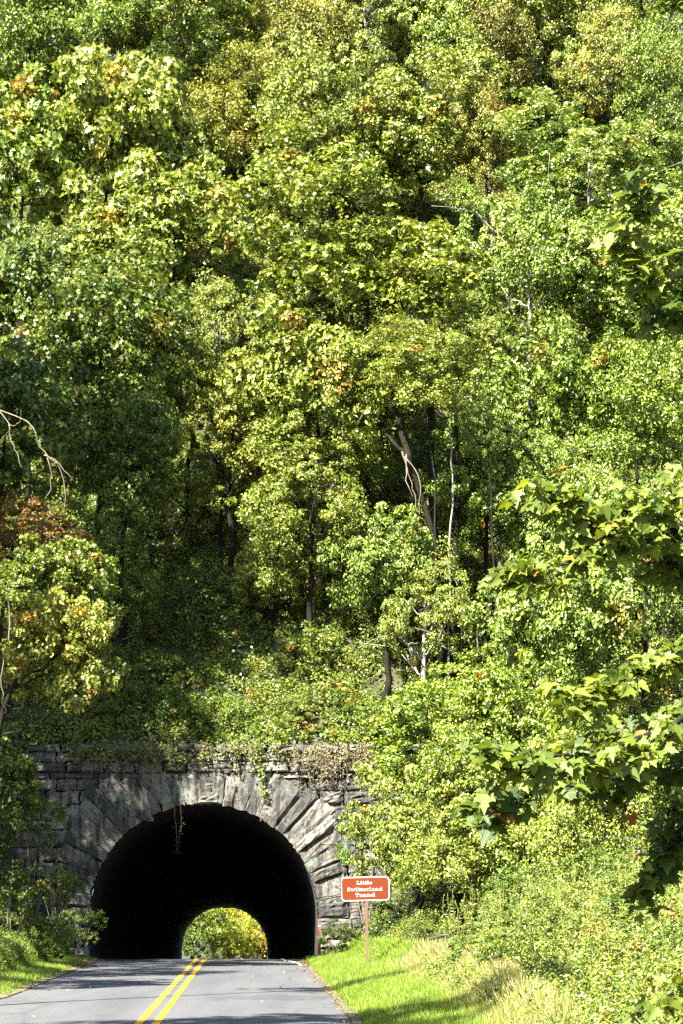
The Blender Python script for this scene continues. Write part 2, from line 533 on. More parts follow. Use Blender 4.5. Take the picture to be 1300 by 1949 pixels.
    obj('joint_backing', G.mesh('joint_backing'), MORTAR, root)

tunnel = thing('stone_tunnel', 'dark round-arched tunnel through the hill with a weathered grey stone portal', 'tunnel')
portal(tunnel, PY, PX, 0.0, 3)
portal(tunnel, FAR, PX + TX * (FAR - PY), TZ * (FAR - PY), 5, 3)
G = Geo()
ys = np.linspace(PY + 0.1, FAR + 0.1, 23)
prof = [(AR + 0.0, -2.4)] + [(AR * math.cos(t), AR * math.sin(t)) for t in np.linspace(0, math.pi, 33)] + [(-AR, -2.4)]
v = np.array([[(PX + TX * (y - PY) + x, y, PZ + TZ * (y - PY) + z) for x, z in prof] for y in ys])
m = len(prof)
i, j = np.meshgrid(np.arange(len(ys) - 1), np.arange(m - 1), indexing='ij'); i, j = i.ravel(), j.ravel()
G.add(v.reshape(-1, 3), [np.stack([i * m + j, i * m + j + 1, (i + 1) * m + j + 1, (i + 1) * m + j], 1)])
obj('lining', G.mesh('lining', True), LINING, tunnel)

# ------------------------------------------------------------------ leaves
OVAL = (np.array([(0, 0, 0), (.30, .27, .07), (.68, .22, .05), (1, 0, -.08), (.68, -.22, .05), (.30, -.27, .07)]), [(0, 3, 2, 1), (0, 5, 4, 3)])
DIAMOND = (np.array([(0, 0, 0), (.45, .30, .07), (1, 0, -.08), (.45, -.30, .07)]), [(0, 1, 2, 3)])
half = [(0, 0), (-.06, .10), (-.02, .30), (-.12, .44), (.12, .42), (.16, .52), (.40, .56), (.36, .40), (.44, .20), (.62, .27), (.66, .16), (1, 0)]
hv = [(x, y, 0.20 * y - 0.30 * max(x, 0) ** 2 - 0.30 * y * y) for x, y in half]
MAPLEAF = (np.array(hv + [(x, -y, z) for x, y, z in hv[1:-1]]), [tuple(range(11, -1, -1)), tuple([0] + [12 + k for k in range(10)] + [11])])
lob = [(0, 0), (.02, .34), (.30, .24), (.48, .46), (.60, .16), (1, 0)]
lv = [(x, y, 0.12 * y - 0.10 * x * x) for x, y in lob]
LOBED = (np.array(lv + [(x, -y, z) for x, y, z in lv[1:-1]]), [(5, 4, 3, 2, 1, 0), (0, 6, 7, 8, 9, 5)])
BLADE = (np.array([(0, .035, 0), (0, -.035, 0), (.55, -.026, .06), (.55, .026, .06), (1, 0, .22)]), None)

def unit(v):
    return v / (np.linalg.norm(v, axis=-1, keepdims=True) + 1e-9)

def leaf_mesh(name, pos, nrm, size, tint, autumn, tpl, rng=R, axis=None):
    n = len(pos)
    nrm = unit(nrm)
    t = rng.normal(0, 1, (n, 3)) if axis is None else axis
    t = unit(t - (t * nrm).sum(1, keepdims=True) * nrm)
    b = np.cross(nrm, t)
    V, faces = tpl
    k = len(V)
    V = V - np.array((0.4, 0, 0)) if axis is None else V
    s = np.asarray(size)[:, None, None]
    v = pos[:, None] + s * (V[None, :, 0:1] * t[:, None] + V[None, :, 1:2] * b[:, None] + V[None, :, 2:3] * nrm[:, None])
    off = (np.arange(n) * k)[:, None]
    if faces is None:
        polys = [np.array([0, 1, 2, 3]) + off, np.array([3, 2, 4]) + off]
    else:
        polys = []
        for f in faces:
            polys.append(np.asarray(f)[None] + off)
    me = mesh(name, v.reshape(-1, 3), polys, {'tint': np.clip(np.repeat(tint, k) + np.tile(np.where(np.abs(tpl[0][:, 1]) < 0.01, 0.10, -0.06), n), 0, 1), 'autumn': np.repeat(autumn, k)}, True)
    return me

def clump_leaves(centres, radii, per, size, rng, out=None, up=0.5, flat=0.7):
    """leaves in flattened domes about the centres; returns pos, normal, size, clump index"""
    idx = np.repeat(np.arange(len(centres)), per)
    n = len(idx)
    d = unit(rng.normal(0, 1, (n, 3)))
    if out is not None:
        d = unit(d + 0.65 * out[idx])
    r = radii[idx] * rng.uniform(0.1, 1.08, n) ** 0.75
    pos = centres[idx] + d * r[:, None] * np.array((1, 1, flat))
    nrm = d * 0.7 + np.array((0, -0.15, up)) + rng.normal(0, 0.62, (n, 3))
    return pos, nrm, size * rng.uniform(0.45, 1.35, n), idx

def crown_variant(seed, rad, hgt, nl, clumps, per, leaf, tpl, autumn=0.01, lobe_r=0.46, mat=LEAF, holes=0.12):
    """a crown about the origin; returns its mesh and the lobe centres its limbs run to"""
    rng = np.random.default_rng(seed)
    k = np.arange(nl) + 0.5
    ph = np.arccos(1 - 1.86 * k / nl)              # little at the very bottom
    th = math.pi * (1 + 5 ** 0.5) * k + rng.uniform(0, 6)
    ld = np.stack([np.cos(th) * np.sin(ph), np.sin(th) * np.sin(ph), np.cos(ph)], 1) + rng.normal(0, 0.16, (nl, 3))
    f = rng.uniform(0.36, 0.92, nl)
    lobes = ld * f[:, None] * np.array((rad, rad, hgt))
    lr = rad * lobe_r * rng.uniform(0.5, 1.2, nl)
    C, O, CR, A, TT = [], [], [], [], []
    for q in range(nl):
        m = int(clumps * (lr[q] / (rad * lobe_r)) ** 2) + 3
        kk = np.arange(m) + 0.5
        p2 = np.arccos(1 - 2 * kk / m); t2 = math.pi * (1 + 5 ** 0.5) * kk + rng.uniform(0, 6)
        d = np.stack([np.cos(t2) * np.sin(p2), np.sin(t2) * np.sin(p2), np.cos(p2)], 1) + rng.normal(0, 0.15, (m, 3))
        keep = ((d @ unit(lobes[q])) > -0.45) & (rng.uniform(0, 1, m) > holes) & (d[:, 2] > -0.75)
        d = d[keep]
        C.append(lobes[q] + d * lr[q] * rng.uniform(0.6, 1.12, (len(d), 1)) * np.array((1, 1, 0.85)))
        O.append(d); CR.append(lr[q] * rng.uniform(0.18, 0.6, len(d)) )
        A.append((rng.uniform(0, 1, len(d)) < autumn) * 0.6); TT.append(np.full(len(d), rng.normal(0, 0.07)) + rng.normal(0, 0.08, len(d)))
    C, O, CR, A, TT = map(np.concatenate, (C, O, CR, A, TT))
    pos, nrm, size, idx = clump_leaves(C, CR, per, leaf, rng, O)
    tint = np.clip(0.42 + TT[idx] + rng.normal(0, 0.22, len(idx)), 0, 1)
    aut = np.clip(A[idx] * rng.uniform(0.3, 1, len(idx)) + (rng.uniform(0, 1, len(idx)) < 0.008) * 0.6, 0, 1)
    me = leaf_mesh('crown', pos, nrm, size, tint, aut, tpl, rng)
    me.materials.append(mat)
    return me, lobes, C

V = {
    'broad':  crown_variant(11, 4.4, 3.6, 17, 23, 140, 0.225, OVAL, 0.02),
    'round':  crown_variant(12, 4.2, 4.2, 16, 23, 140, 0.22, OVAL, 0.02),
    'loose':  crown_variant(14, 4.4, 4.4, 18, 21, 130, 0.21, OVAL, 0.025, 0.42, holes=0.25),
    'fine':   crown_variant(15, 4.2, 3.8, 18, 25, 165, 0.17, OVAL, 0.025),
    'tulip':  crown_variant(16, 4.6, 5.2, 23, 23, 130, 0.24, LOBED, 0.03),
    'maple':  crown_variant(17, 4.3, 4.0, 17, 23, 120, 0.26, LOBED, 0.05, holes=0.22),
    'bush':   crown_variant(18, 2.2, 2.0, 10, 24, 110, 0.18, OVAL, 0.03, 0.5),
}
for key, (me, _, _) in V.items():
    me.name = key + '_crown'

def trunk_mesh(h, lobes, girth, rng, lean=(0, 0), depth=0.5, bare_to=0.0):
    """tapered trunk from a little under the ground to the crown, with limbs to its lobes"""
    G = Geo()
    top = h + 0.45 * max(l[2] for l in lobes)
    n = 10
    t = np.linspace(0, 1, n)
    pts = np.stack([lean[0] * t ** 1.4, lean[1] * t ** 1.4, -depth + (top + depth) * t], 1) + np.vstack([np.zeros(3), rng.normal(0, 0.1, (n - 1, 3))]) * np.array((1, 1, 0))
    rad = girth * (1 - 0.78 * t) ; rad[0] *= 1.35
    G.tube(pts, rad, 8)
    for l in lobes[::2]:
        e = np.array((l[0], l[1], l[2] + h))
        a = np.clip((h + l[2] - 0.75 * math.hypot(l[0] - lean[0], l[1])) / top, 0.3, 0.93)
        q = np.array([np.interp(a, t, pts[:, k]) for k in range(3)])
        r0 = np.interp(a, t, rad) * 0.5
        mid = (q + e) / 2 + np.array((0, 0, -0.12 * np.linalg.norm(e - q)))
        b = spline([q, mid, e], 4)
        b[1:-1] += rng.normal(0, 0.07, (len(b) - 2, 3))
        G.tube(b, np.linspace(r0, 0.02, len(b)), 5)
        for _ in range(2):
            s = b[rng.integers(3, len(b) - 1)]
            e2 = s + rng.normal(0, 1.0, 3) + (e - q) * 0.25
            G.tube(wobble(s, e2, 4, 0.08, rng), np.linspace(r0 * 0.35, 0.012, 4), 4)
    return G.mesh('trunk', True)

def tree(name, label, px, py, rx, ry, hc, var, color=(1, 1, 1), y=None, group=None, bark=None, girth=0.2, lean=None, rot=None, cat='tree', foot=None):
    """a tree whose crown is centred on photograph pixel (px, py) with half-sizes rx, ry in pixels, hc metres above its foot on the slope"""
    rng = np.random.default_rng(abs(hash((px, py))) % 2 ** 31)
    if y is None:
        yy = np.linspace(86, 200, 500)
        x = (px - CX) / F * yy
        g = np.where(yy < 99.4, ground_z(x, yy), hill_z(x, yy))
        d = g + hc - (HY - py) / F * yy
        k = np.argmax(d > 0) if (d > 0).any() else len(yy) - 1
        y = float(yy[k])
    c = P(px, py, y)
    fx, fy = (c[0] if foot is None else (foot - CX) / F * y), y
    gz = float(ground_z(fx, fy) if fy < 99.4 else (hill_z(fx, fy) if fy < FAR else road_z(min(fy, 330)) - 0.06 + 0.35 * max(abs(fx - float(road_c(min(fy, 300)))) - 6, 0)))
    h = max(c[2] - gz, 0.5)
    me, lobes, _ = V[var]
    b = np.abs(lobes).max(0) + 0.9
    vr = np.array([p for p in lobes])
    ext = np.percentile(np.abs(np.array([q[:] for q in V[var][2]])), 97, axis=0)
    sx = rx / F * y / max(ext[0], ext[1]); sz = ry / F * y / ext[2]
    sz = min(sz, 1.3 * sx)
    a = rng.uniform(0, 6.28) if rot is None else rot
    root = thing(name, label, cat, (fx, fy, gz), group)
    cr = obj('crown', me, None, root, (c[0] - fx, 0, h))
    cr.scale = (sx, sx, sz)
    cr.rotation_euler = (0, 0, a)
    cr.color = (*color, 1)
    M = np.array([(math.cos(a), -math.sin(a)), (math.sin(a), math.cos(a))])
    L = np.concatenate([(lobes[:, :2] * sx) @ M.T, lobes[:, 2:] * sz], 1)
    L[:, 0] += c[0] - fx
    obj('trunk', trunk_mesh(h, L, girth, rng, ((c[0] - fx) * 0.8, 0)), bark or BARK, root)
    return root

YG = (1.05, 1.06, 0.92); G1 = (0.90, 1.03, 0.9); BG = (0.55, 0.68, 0.5); OL = (1.14, 1.0, 0.8); PALE = (1.25, 1.2, 1.7); DK = (0.5, 0.6, 0.42); BR = (1.08, 0.9, 0.8); BRI = (1.0, 1.12, 0.85)  # DK paints shade into the leaf tint

HILL = 'trees on the hillside above the tunnel'
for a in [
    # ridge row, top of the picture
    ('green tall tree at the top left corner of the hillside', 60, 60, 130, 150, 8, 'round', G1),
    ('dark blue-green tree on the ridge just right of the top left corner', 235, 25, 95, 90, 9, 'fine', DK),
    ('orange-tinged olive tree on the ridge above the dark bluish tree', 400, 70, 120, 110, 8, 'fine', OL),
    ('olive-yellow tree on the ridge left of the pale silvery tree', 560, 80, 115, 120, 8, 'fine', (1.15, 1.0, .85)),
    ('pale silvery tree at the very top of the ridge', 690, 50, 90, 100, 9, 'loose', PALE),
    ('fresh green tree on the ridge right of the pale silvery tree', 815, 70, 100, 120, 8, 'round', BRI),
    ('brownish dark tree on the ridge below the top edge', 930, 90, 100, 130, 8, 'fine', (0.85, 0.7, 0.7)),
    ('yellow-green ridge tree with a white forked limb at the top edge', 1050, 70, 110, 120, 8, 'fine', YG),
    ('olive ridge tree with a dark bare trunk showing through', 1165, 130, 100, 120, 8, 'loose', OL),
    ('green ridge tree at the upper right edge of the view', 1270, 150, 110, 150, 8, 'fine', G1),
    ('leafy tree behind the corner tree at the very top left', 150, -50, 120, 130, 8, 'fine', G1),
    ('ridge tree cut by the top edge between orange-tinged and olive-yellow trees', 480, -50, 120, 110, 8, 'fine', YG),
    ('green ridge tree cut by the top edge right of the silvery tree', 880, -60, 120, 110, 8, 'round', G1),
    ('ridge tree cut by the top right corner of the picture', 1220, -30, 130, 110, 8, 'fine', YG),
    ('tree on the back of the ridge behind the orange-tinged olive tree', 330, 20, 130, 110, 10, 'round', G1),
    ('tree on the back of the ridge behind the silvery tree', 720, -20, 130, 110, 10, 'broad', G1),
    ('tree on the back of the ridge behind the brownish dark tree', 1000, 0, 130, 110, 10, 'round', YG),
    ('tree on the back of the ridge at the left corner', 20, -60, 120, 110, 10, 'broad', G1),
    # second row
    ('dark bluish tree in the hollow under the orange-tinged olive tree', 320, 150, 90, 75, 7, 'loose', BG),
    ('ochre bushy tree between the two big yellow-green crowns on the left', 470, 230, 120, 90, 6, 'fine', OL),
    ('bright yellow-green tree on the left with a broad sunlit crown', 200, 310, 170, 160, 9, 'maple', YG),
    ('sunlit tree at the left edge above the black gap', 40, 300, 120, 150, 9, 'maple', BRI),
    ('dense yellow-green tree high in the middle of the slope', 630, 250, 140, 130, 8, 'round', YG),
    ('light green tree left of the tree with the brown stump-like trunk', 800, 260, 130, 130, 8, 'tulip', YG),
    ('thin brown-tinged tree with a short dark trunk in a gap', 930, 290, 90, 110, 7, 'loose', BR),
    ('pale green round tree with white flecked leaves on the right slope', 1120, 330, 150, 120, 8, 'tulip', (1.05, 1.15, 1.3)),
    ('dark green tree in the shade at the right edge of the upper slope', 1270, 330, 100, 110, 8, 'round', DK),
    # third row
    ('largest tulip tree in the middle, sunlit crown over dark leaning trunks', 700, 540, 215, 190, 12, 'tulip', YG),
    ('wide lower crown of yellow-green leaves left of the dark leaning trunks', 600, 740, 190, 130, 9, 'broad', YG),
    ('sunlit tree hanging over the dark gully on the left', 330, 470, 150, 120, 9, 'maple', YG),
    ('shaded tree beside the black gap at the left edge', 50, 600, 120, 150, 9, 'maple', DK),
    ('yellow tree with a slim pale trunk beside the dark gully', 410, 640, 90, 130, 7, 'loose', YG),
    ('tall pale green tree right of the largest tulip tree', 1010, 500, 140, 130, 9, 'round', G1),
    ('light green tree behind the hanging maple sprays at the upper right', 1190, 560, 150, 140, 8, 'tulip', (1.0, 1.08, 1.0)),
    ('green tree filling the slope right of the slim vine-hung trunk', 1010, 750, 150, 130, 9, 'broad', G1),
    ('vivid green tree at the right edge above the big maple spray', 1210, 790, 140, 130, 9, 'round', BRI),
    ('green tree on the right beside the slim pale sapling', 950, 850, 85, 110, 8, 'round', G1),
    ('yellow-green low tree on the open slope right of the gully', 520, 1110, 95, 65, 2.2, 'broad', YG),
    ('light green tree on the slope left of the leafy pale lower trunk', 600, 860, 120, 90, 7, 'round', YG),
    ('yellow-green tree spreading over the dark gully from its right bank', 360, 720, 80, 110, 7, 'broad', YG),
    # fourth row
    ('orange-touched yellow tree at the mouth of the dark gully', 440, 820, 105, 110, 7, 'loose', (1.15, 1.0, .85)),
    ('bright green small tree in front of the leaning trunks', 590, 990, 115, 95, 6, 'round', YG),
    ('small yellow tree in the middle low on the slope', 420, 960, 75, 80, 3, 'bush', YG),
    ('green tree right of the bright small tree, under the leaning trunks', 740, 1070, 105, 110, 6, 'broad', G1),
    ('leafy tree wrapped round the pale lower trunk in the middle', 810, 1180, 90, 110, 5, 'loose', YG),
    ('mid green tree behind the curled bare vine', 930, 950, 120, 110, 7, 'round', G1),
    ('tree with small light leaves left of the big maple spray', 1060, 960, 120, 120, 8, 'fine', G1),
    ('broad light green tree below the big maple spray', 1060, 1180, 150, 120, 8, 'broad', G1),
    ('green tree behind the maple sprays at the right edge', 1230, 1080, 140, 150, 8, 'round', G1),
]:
    if a[2] < 450:                       # distance haze painted into the upper crowns: paler and bluer
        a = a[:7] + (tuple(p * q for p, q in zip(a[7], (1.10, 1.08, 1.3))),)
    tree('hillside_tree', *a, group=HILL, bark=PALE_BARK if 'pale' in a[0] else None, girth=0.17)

for k, px in enumerate((70, 230, 390, 520, 650, 790, 930, 1080, 1230)):
    tree('ridge_tree', 'tree on the far side of the ridge glimpsed between the topmost crowns', px, -10 + 35 * (k % 2), 120, 120, 9, ['round', 'broad', 'fine'][k % 3], (1.0, 1.0, 1.1), y=158 + 4 * (k % 3), group='trees on the far side of the ridge')

NEAR = 'trees flanking the tunnel mouth'
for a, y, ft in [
    # left flank, shade partly painted into the darker leaf tints: (tree), distance or None for the slope behind, foot column
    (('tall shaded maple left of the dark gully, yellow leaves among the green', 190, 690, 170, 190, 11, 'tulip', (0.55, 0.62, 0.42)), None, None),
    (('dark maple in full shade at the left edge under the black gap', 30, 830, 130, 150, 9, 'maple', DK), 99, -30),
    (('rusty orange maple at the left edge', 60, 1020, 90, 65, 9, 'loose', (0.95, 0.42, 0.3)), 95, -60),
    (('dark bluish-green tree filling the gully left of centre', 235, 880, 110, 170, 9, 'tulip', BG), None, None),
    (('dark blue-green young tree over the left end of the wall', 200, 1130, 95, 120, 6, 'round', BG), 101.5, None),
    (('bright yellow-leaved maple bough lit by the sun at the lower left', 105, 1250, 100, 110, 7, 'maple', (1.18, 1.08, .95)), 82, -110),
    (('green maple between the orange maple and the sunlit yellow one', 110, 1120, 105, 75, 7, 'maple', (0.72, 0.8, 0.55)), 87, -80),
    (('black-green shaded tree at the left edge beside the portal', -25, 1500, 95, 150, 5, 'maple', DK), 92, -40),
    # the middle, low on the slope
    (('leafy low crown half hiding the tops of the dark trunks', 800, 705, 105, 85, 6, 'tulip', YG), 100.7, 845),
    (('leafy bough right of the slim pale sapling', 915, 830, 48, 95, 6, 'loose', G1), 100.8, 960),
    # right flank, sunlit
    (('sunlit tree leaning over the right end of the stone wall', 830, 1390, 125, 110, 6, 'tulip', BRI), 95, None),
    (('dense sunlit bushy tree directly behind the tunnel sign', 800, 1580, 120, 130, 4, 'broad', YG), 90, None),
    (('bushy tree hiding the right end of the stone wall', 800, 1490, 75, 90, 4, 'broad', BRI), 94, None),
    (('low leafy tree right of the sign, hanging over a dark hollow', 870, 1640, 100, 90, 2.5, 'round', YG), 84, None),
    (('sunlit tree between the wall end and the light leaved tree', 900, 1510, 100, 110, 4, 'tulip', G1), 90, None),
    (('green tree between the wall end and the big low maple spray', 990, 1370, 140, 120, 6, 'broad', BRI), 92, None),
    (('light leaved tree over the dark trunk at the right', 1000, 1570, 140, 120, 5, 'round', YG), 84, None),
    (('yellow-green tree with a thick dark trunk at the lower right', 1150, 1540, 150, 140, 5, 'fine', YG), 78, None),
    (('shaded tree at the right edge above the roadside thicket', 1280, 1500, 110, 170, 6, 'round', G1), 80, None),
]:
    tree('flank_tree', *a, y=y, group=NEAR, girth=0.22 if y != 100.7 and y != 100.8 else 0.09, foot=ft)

# beyond the far mouth
for a, y in [
    (('dark green tree seen through the tunnel on the left', 365, 1765, 62, 75, 4, 'round', G1), 285),
    (('bright yellow-green tree seen through the middle of the far arch', 432, 1778, 58, 58, 4, 'fine', (1.7, 1.6, .7)), 290),
    (('golden tree seen through the tunnel on the right', 500, 1762, 60, 80, 5, 'fine', (2.2, 1.5, .6)), 296),
    (('shaded green tree at the top of the far arch', 425, 1712, 110, 70, 8, 'round', (1.3,1.3,.8)), 312),
]:
    tree('valley_tree', *a, y=y, group='trees beyond the far tunnel mouth', girth=0.3)

# trees standing left of the road, out of the picture, that shade the road and the portal
for k, (x, y, h, r) in enumerate([(-13.2, 29, 19, 4.0), (-13.0, 47.5, 20, 1.7), (-16.5, 57, 10, 3.0), (-17.5, 66, 12, 4.0), (-17, 77, 13, 4.6), (-20, 86, 15, 5), (-19.0, 91.5, 21, 5), (-19, 93, 14, 4.6), (-18.6, 90.5, 28, 5)]):
    px, py = CX + x / y * F, HY - (float(ground_z(x, y)) + h) / y * F
    tree('roadside_tree', 'leafy roadside tree on the left bank beyond the picture edge', px, py, r * F / y, r * F / y, h, ['broad', 'loose', 'round'][k % 3], G1, y=y, group='roadside trees on the left bank', girth=0.22)

# ------------------------------------------------------------------ undergrowth
def in_view(x, y, m=1.5):
    return np.abs(x) < 0.137 * y + m

rng = np.random.default_rng(21)
n = 20000
y = rng.uniform(99.7, 152, n); x = rng.uniform(-22, 22, n)
k = in_view(x, y); x, y = x[k], y[k]
z = hill_z(x, y) + 0.15
C = np.stack([x, y, z], 1)
out = np.tile(unit(np.array((0, -0.6, 0.6))), (len(C), 1))
pos, nrm, size, idx = clump_leaves(C, rng.uniform(0.3, 0.8, len(C)), 100, 0.135, rng, out, 0.55, 0.8)
ct = rng.normal(0, 0.13, len(C)); ca = (rng.uniform(0, 1, len(C)) < 0.07) * 0.9
o = obj('undergrowth', leaf_mesh('undergrowth', pos, nrm, size, np.clip(0.5 + ct[idx] + rng.normal(0, 0.17, len(idx)), 0, 1), ca[idx] * rng.uniform(0, 1, len(idx)), DIAMOND, rng), SHRUB)
tag(o, 'low tangled ground cover over the slope above the tunnel', 'undergrowth', kind='stuff')

n = 11000
y = rng.uniform(33, 99, n); d = np.where(rng.uniform(0, 1, n) < 0.72, rng.uniform(6.2, 17, n), -rng.uniform(5.4, 11, n))
x = road_c(y) + d
k = in_view(x, y, 2.0) & ~((y > 62) & (y < 88) & (d > 5.2) & (d < 10.5)) & (rng.uniform(0, 1, n) < 0.8); x, y, d = x[k], y[k], d[k]
hz = 0.1 + np.where(d > 0, smooth(6.2, 8.5, d) * (0.55 + 0.5 * np.sin(x * 2.1 + y * 0.5) * np.sin(y * 0.45 - x) + 0.4 * np.sin(x * 4.3) * np.sin(y * 1.7)), 0.2) * rng.uniform(0.1, 1.2, len(x))
C = np.stack([x, y, ground_z(x, y) + np.clip(hz, 0.05, 2)], 1)
out = np.tile(unit(np.array((0, -0.5, 0.7))), (len(C), 1))
pos, nrm, size, idx = clump_leaves(C, rng.uniform(0.2, 0.5, len(C)), 95, 0.068, rng, out, 0.55, 0.9)
ct = rng.normal(0, 0.12, len(C)); ca = (rng.uniform(0, 1, len(C)) < 0.08) * 0.8
o = obj('roadside_undergrowth', leaf_mesh('roadside_undergrowth', pos, nrm, size, np.clip(0.55 + ct[idx] + rng.normal(0, 0.17, len(idx)), 0, 1), ca[idx] * rng.uniform(0, 1, len(idx)), OVAL, rng), SHRUB)
tag(o, 'tangled low weeds and brambles on both banks beside the road', 'undergrowth', kind='stuff')

# grass verges
def grass(name, label, n, side, dmax, seed, hgt):
    rng = np.random.default_rng(seed)
    y = 37 + 62 * rng.uniform(0, 1, n) ** 1.15
    wmax = np.interp(y, [43, 60, 80, 99], dmax)
    d = 3.84 + rng.uniform(0, 1, n) ** 0.9 * wmax
    x = road_c(y) + side * d
    tall = smooth(0.65, 1.0, (d - 3.84) / wmax)
    h = hgt * rng.uniform(0.5, 1.3, n) * (1 + 2.0 * tall) * np.clip((d - 3.7) / 0.5, 0.35, 1)
    pos = np.stack([x, y, ground_z(x, y) - 0.01], 1)
    ax = unit(np.stack([rng.normal(0, 0.33, n), rng.normal(0, 0.33, n), np.ones(n)], 1))
    nr = rng.normal(0, 1, (n, 3)); nr[:, 2] *= 0.3
    patch = 0.5 + 0.5 * np.sin(x * 2.3 + y * 0.7) * np.sin(y * 1.1 - x)
    dry = np.clip(smooth(0.55, 0.85, (d - 3.84) / wmax) * (y < 72) * rng.uniform(-0.1, 1.3, n), 0, 1) if side > 0 else 0.2 * rng.uniform(0, 1, n) ** 3
    dry = np.maximum(dry, (rng.uniform(0, 1, n) < 0.06) * 0.8)
    me = leaf_mesh(name, pos, nr, h, np.clip(rng.normal(0.5, 0.2, n) + 0.2 * (patch - 0.5), 0, 1), dry, BLADE, rng, ax)
    # thicken blades: sideways scale independent of length
    return tag(obj(name, me, GRASS), label, 'grass', kind='stuff')
grass('verge_grass', 'bright mown grass with a dry straw edge round the sign', 150000, 1, [2.9, 3.3, 2.9, 2.4], 31, 0.17)
grass('bank_grass', 'short grass strip along the left road edge', 60000, -1, [2.2, 2.2, 2.0, 1.6], 32, 0.17)

rl = np.random.default_rng(77)
n = 1000
y = 40 + 58 * rl.uniform(0, 1, n); sd = np.where(rl.uniform(0, 1, n) < 0.6, 1, -1)
d = sd * (3.9 + np.where(rl.uniform(0, 1, n) < 0.75, rl.normal(0, 0.16, n), -np.abs(rl.normal(0, 1.1, n))))
x = road_c(y) + d
pos = np.stack([x, y, road_z(y) + 0.055 + 0.02 * rl.uniform(0, 1, n)], 1)
o = obj('fallen_leaves', leaf_mesh('fallen_leaves', pos, np.array((0, 0, 1)) + rl.normal(0, 0.35, (n, 3)), rl.uniform(0.04, 0.10, n), rl.uniform(0, 1, n), np.where(rl.uniform(0, 1, n) < 0.5, 0.8, 0.0), OVAL, rl), DRY)
tag(o, 'dry fallen leaves lying along the road edges', 'fallen leaves', kind='stuff')

# ------------------------------------------------------------------ shrubs and weeds
SHV = []
for s in range(4):
    me, lobes, cc = crown_variant(60 + s, 1.0, 0.95, 10, 16, 95, 0.07, OVAL, 0.04, 0.5, SHRUB, 0.25)
    me.name = 'shrub_foliage'
    SHV.append((me, lobes, cc))

def shrub(name, label, px, py, r_px, y, color=(1, 1, 1), group=None, rng=np.random.default_rng(5), squash=1.0):
    c = P(px, py, y)
    gz = float(ground_z(c[0], y)) if y < 99.4 else float(hill_z(c[0], y))
    me, lobes, cc = SHV[rng.integers(0, 4)]
    s = r_px / F * y / 1.05
    h = max(c[2] - gz, 0.25)
    root = thing(name, label, 'shrub', (c[0], y, gz), group)
    a = rng.uniform(0, 6.28)
    f = obj('foliage', me, None, root, (0, 0, h)); f.scale = (s, s, s * squash); f.rotation_euler = (0, 0, a); f.color = (*color, 1)
    M = np.array([(math.cos(a), -math.sin(a)), (math.sin(a), math.cos(a))])
    G = Geo()
    for l in lobes:
        e = np.array([*((l[:2] * s) @ M.T), l[2] * s * squash + h])
        st = np.array((rng.normal(0, 0.06), rng.normal(0, 0.06), -0.15))
        G.tube(spline([st, (st + e) / 2 + rng.normal(0, 0.06, 3), e], 3), np.linspace(0.022, 0.006, 7), 5)
    obj('stems', G.mesh('stems', True), VINE_BARK, root)
    return root

THK = 'shrubs of the roadside thicket'
for lab, px, py, r, y, col in [
    ('leafy shrub at the edge of the dry grass, lowest in the thicket', 960, 1900, 85, 51, YG),
    ('pale flecked shrub at the bottom edge between dry grass and picture corner', 1090, 1900, 95, 50, PALE),
    ('shaded shrub in the bottom right corner', 1230, 1890, 100, 49, G1),
    ('small dark-leaved shrub just right of the mown grass', 905, 1840, 55, 58, G1),
    ('yellow-green shrub under the tall weeds', 1000, 1790, 95, 58, YG),
    ('broad light shrub in the middle of the thicket', 1120, 1790, 105, 57, YG),
    ('bright shrub at the right edge of the thicket', 1260, 1750, 100, 58, YG),
    ('shrub with a dark hollow at its left, below the light leaved tree', 985, 1715, 70, 70, G1),
    ('shrub in front of the thick dark trunk', 1090, 1700, 85, 67, YG),
    ('bluish shrub right of the thick dark trunk', 1210, 1660, 80, 66, BG),
]:
    shrub('thicket_shrub', lab, px, py, r, y, col, THK)
PRT = 'shrubs round the portal'
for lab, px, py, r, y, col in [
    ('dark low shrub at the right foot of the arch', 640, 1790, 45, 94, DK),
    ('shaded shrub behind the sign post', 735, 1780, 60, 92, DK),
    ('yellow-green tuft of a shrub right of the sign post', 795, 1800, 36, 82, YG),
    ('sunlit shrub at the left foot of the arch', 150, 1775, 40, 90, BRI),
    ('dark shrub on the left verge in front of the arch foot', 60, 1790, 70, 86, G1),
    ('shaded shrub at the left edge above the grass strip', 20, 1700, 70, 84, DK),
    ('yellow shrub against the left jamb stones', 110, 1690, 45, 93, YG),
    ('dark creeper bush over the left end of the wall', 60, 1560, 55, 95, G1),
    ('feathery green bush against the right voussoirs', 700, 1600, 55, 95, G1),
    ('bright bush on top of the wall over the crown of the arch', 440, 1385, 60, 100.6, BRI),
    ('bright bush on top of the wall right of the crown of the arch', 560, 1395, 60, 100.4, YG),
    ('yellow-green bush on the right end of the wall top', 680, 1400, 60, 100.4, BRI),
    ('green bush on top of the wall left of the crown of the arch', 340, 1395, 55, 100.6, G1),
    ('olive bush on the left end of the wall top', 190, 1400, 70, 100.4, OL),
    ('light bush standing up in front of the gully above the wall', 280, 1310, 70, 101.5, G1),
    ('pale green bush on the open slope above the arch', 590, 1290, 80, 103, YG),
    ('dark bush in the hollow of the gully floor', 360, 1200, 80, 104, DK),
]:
    shrub('portal_shrub', lab, px, py, r, y, col, PRT)

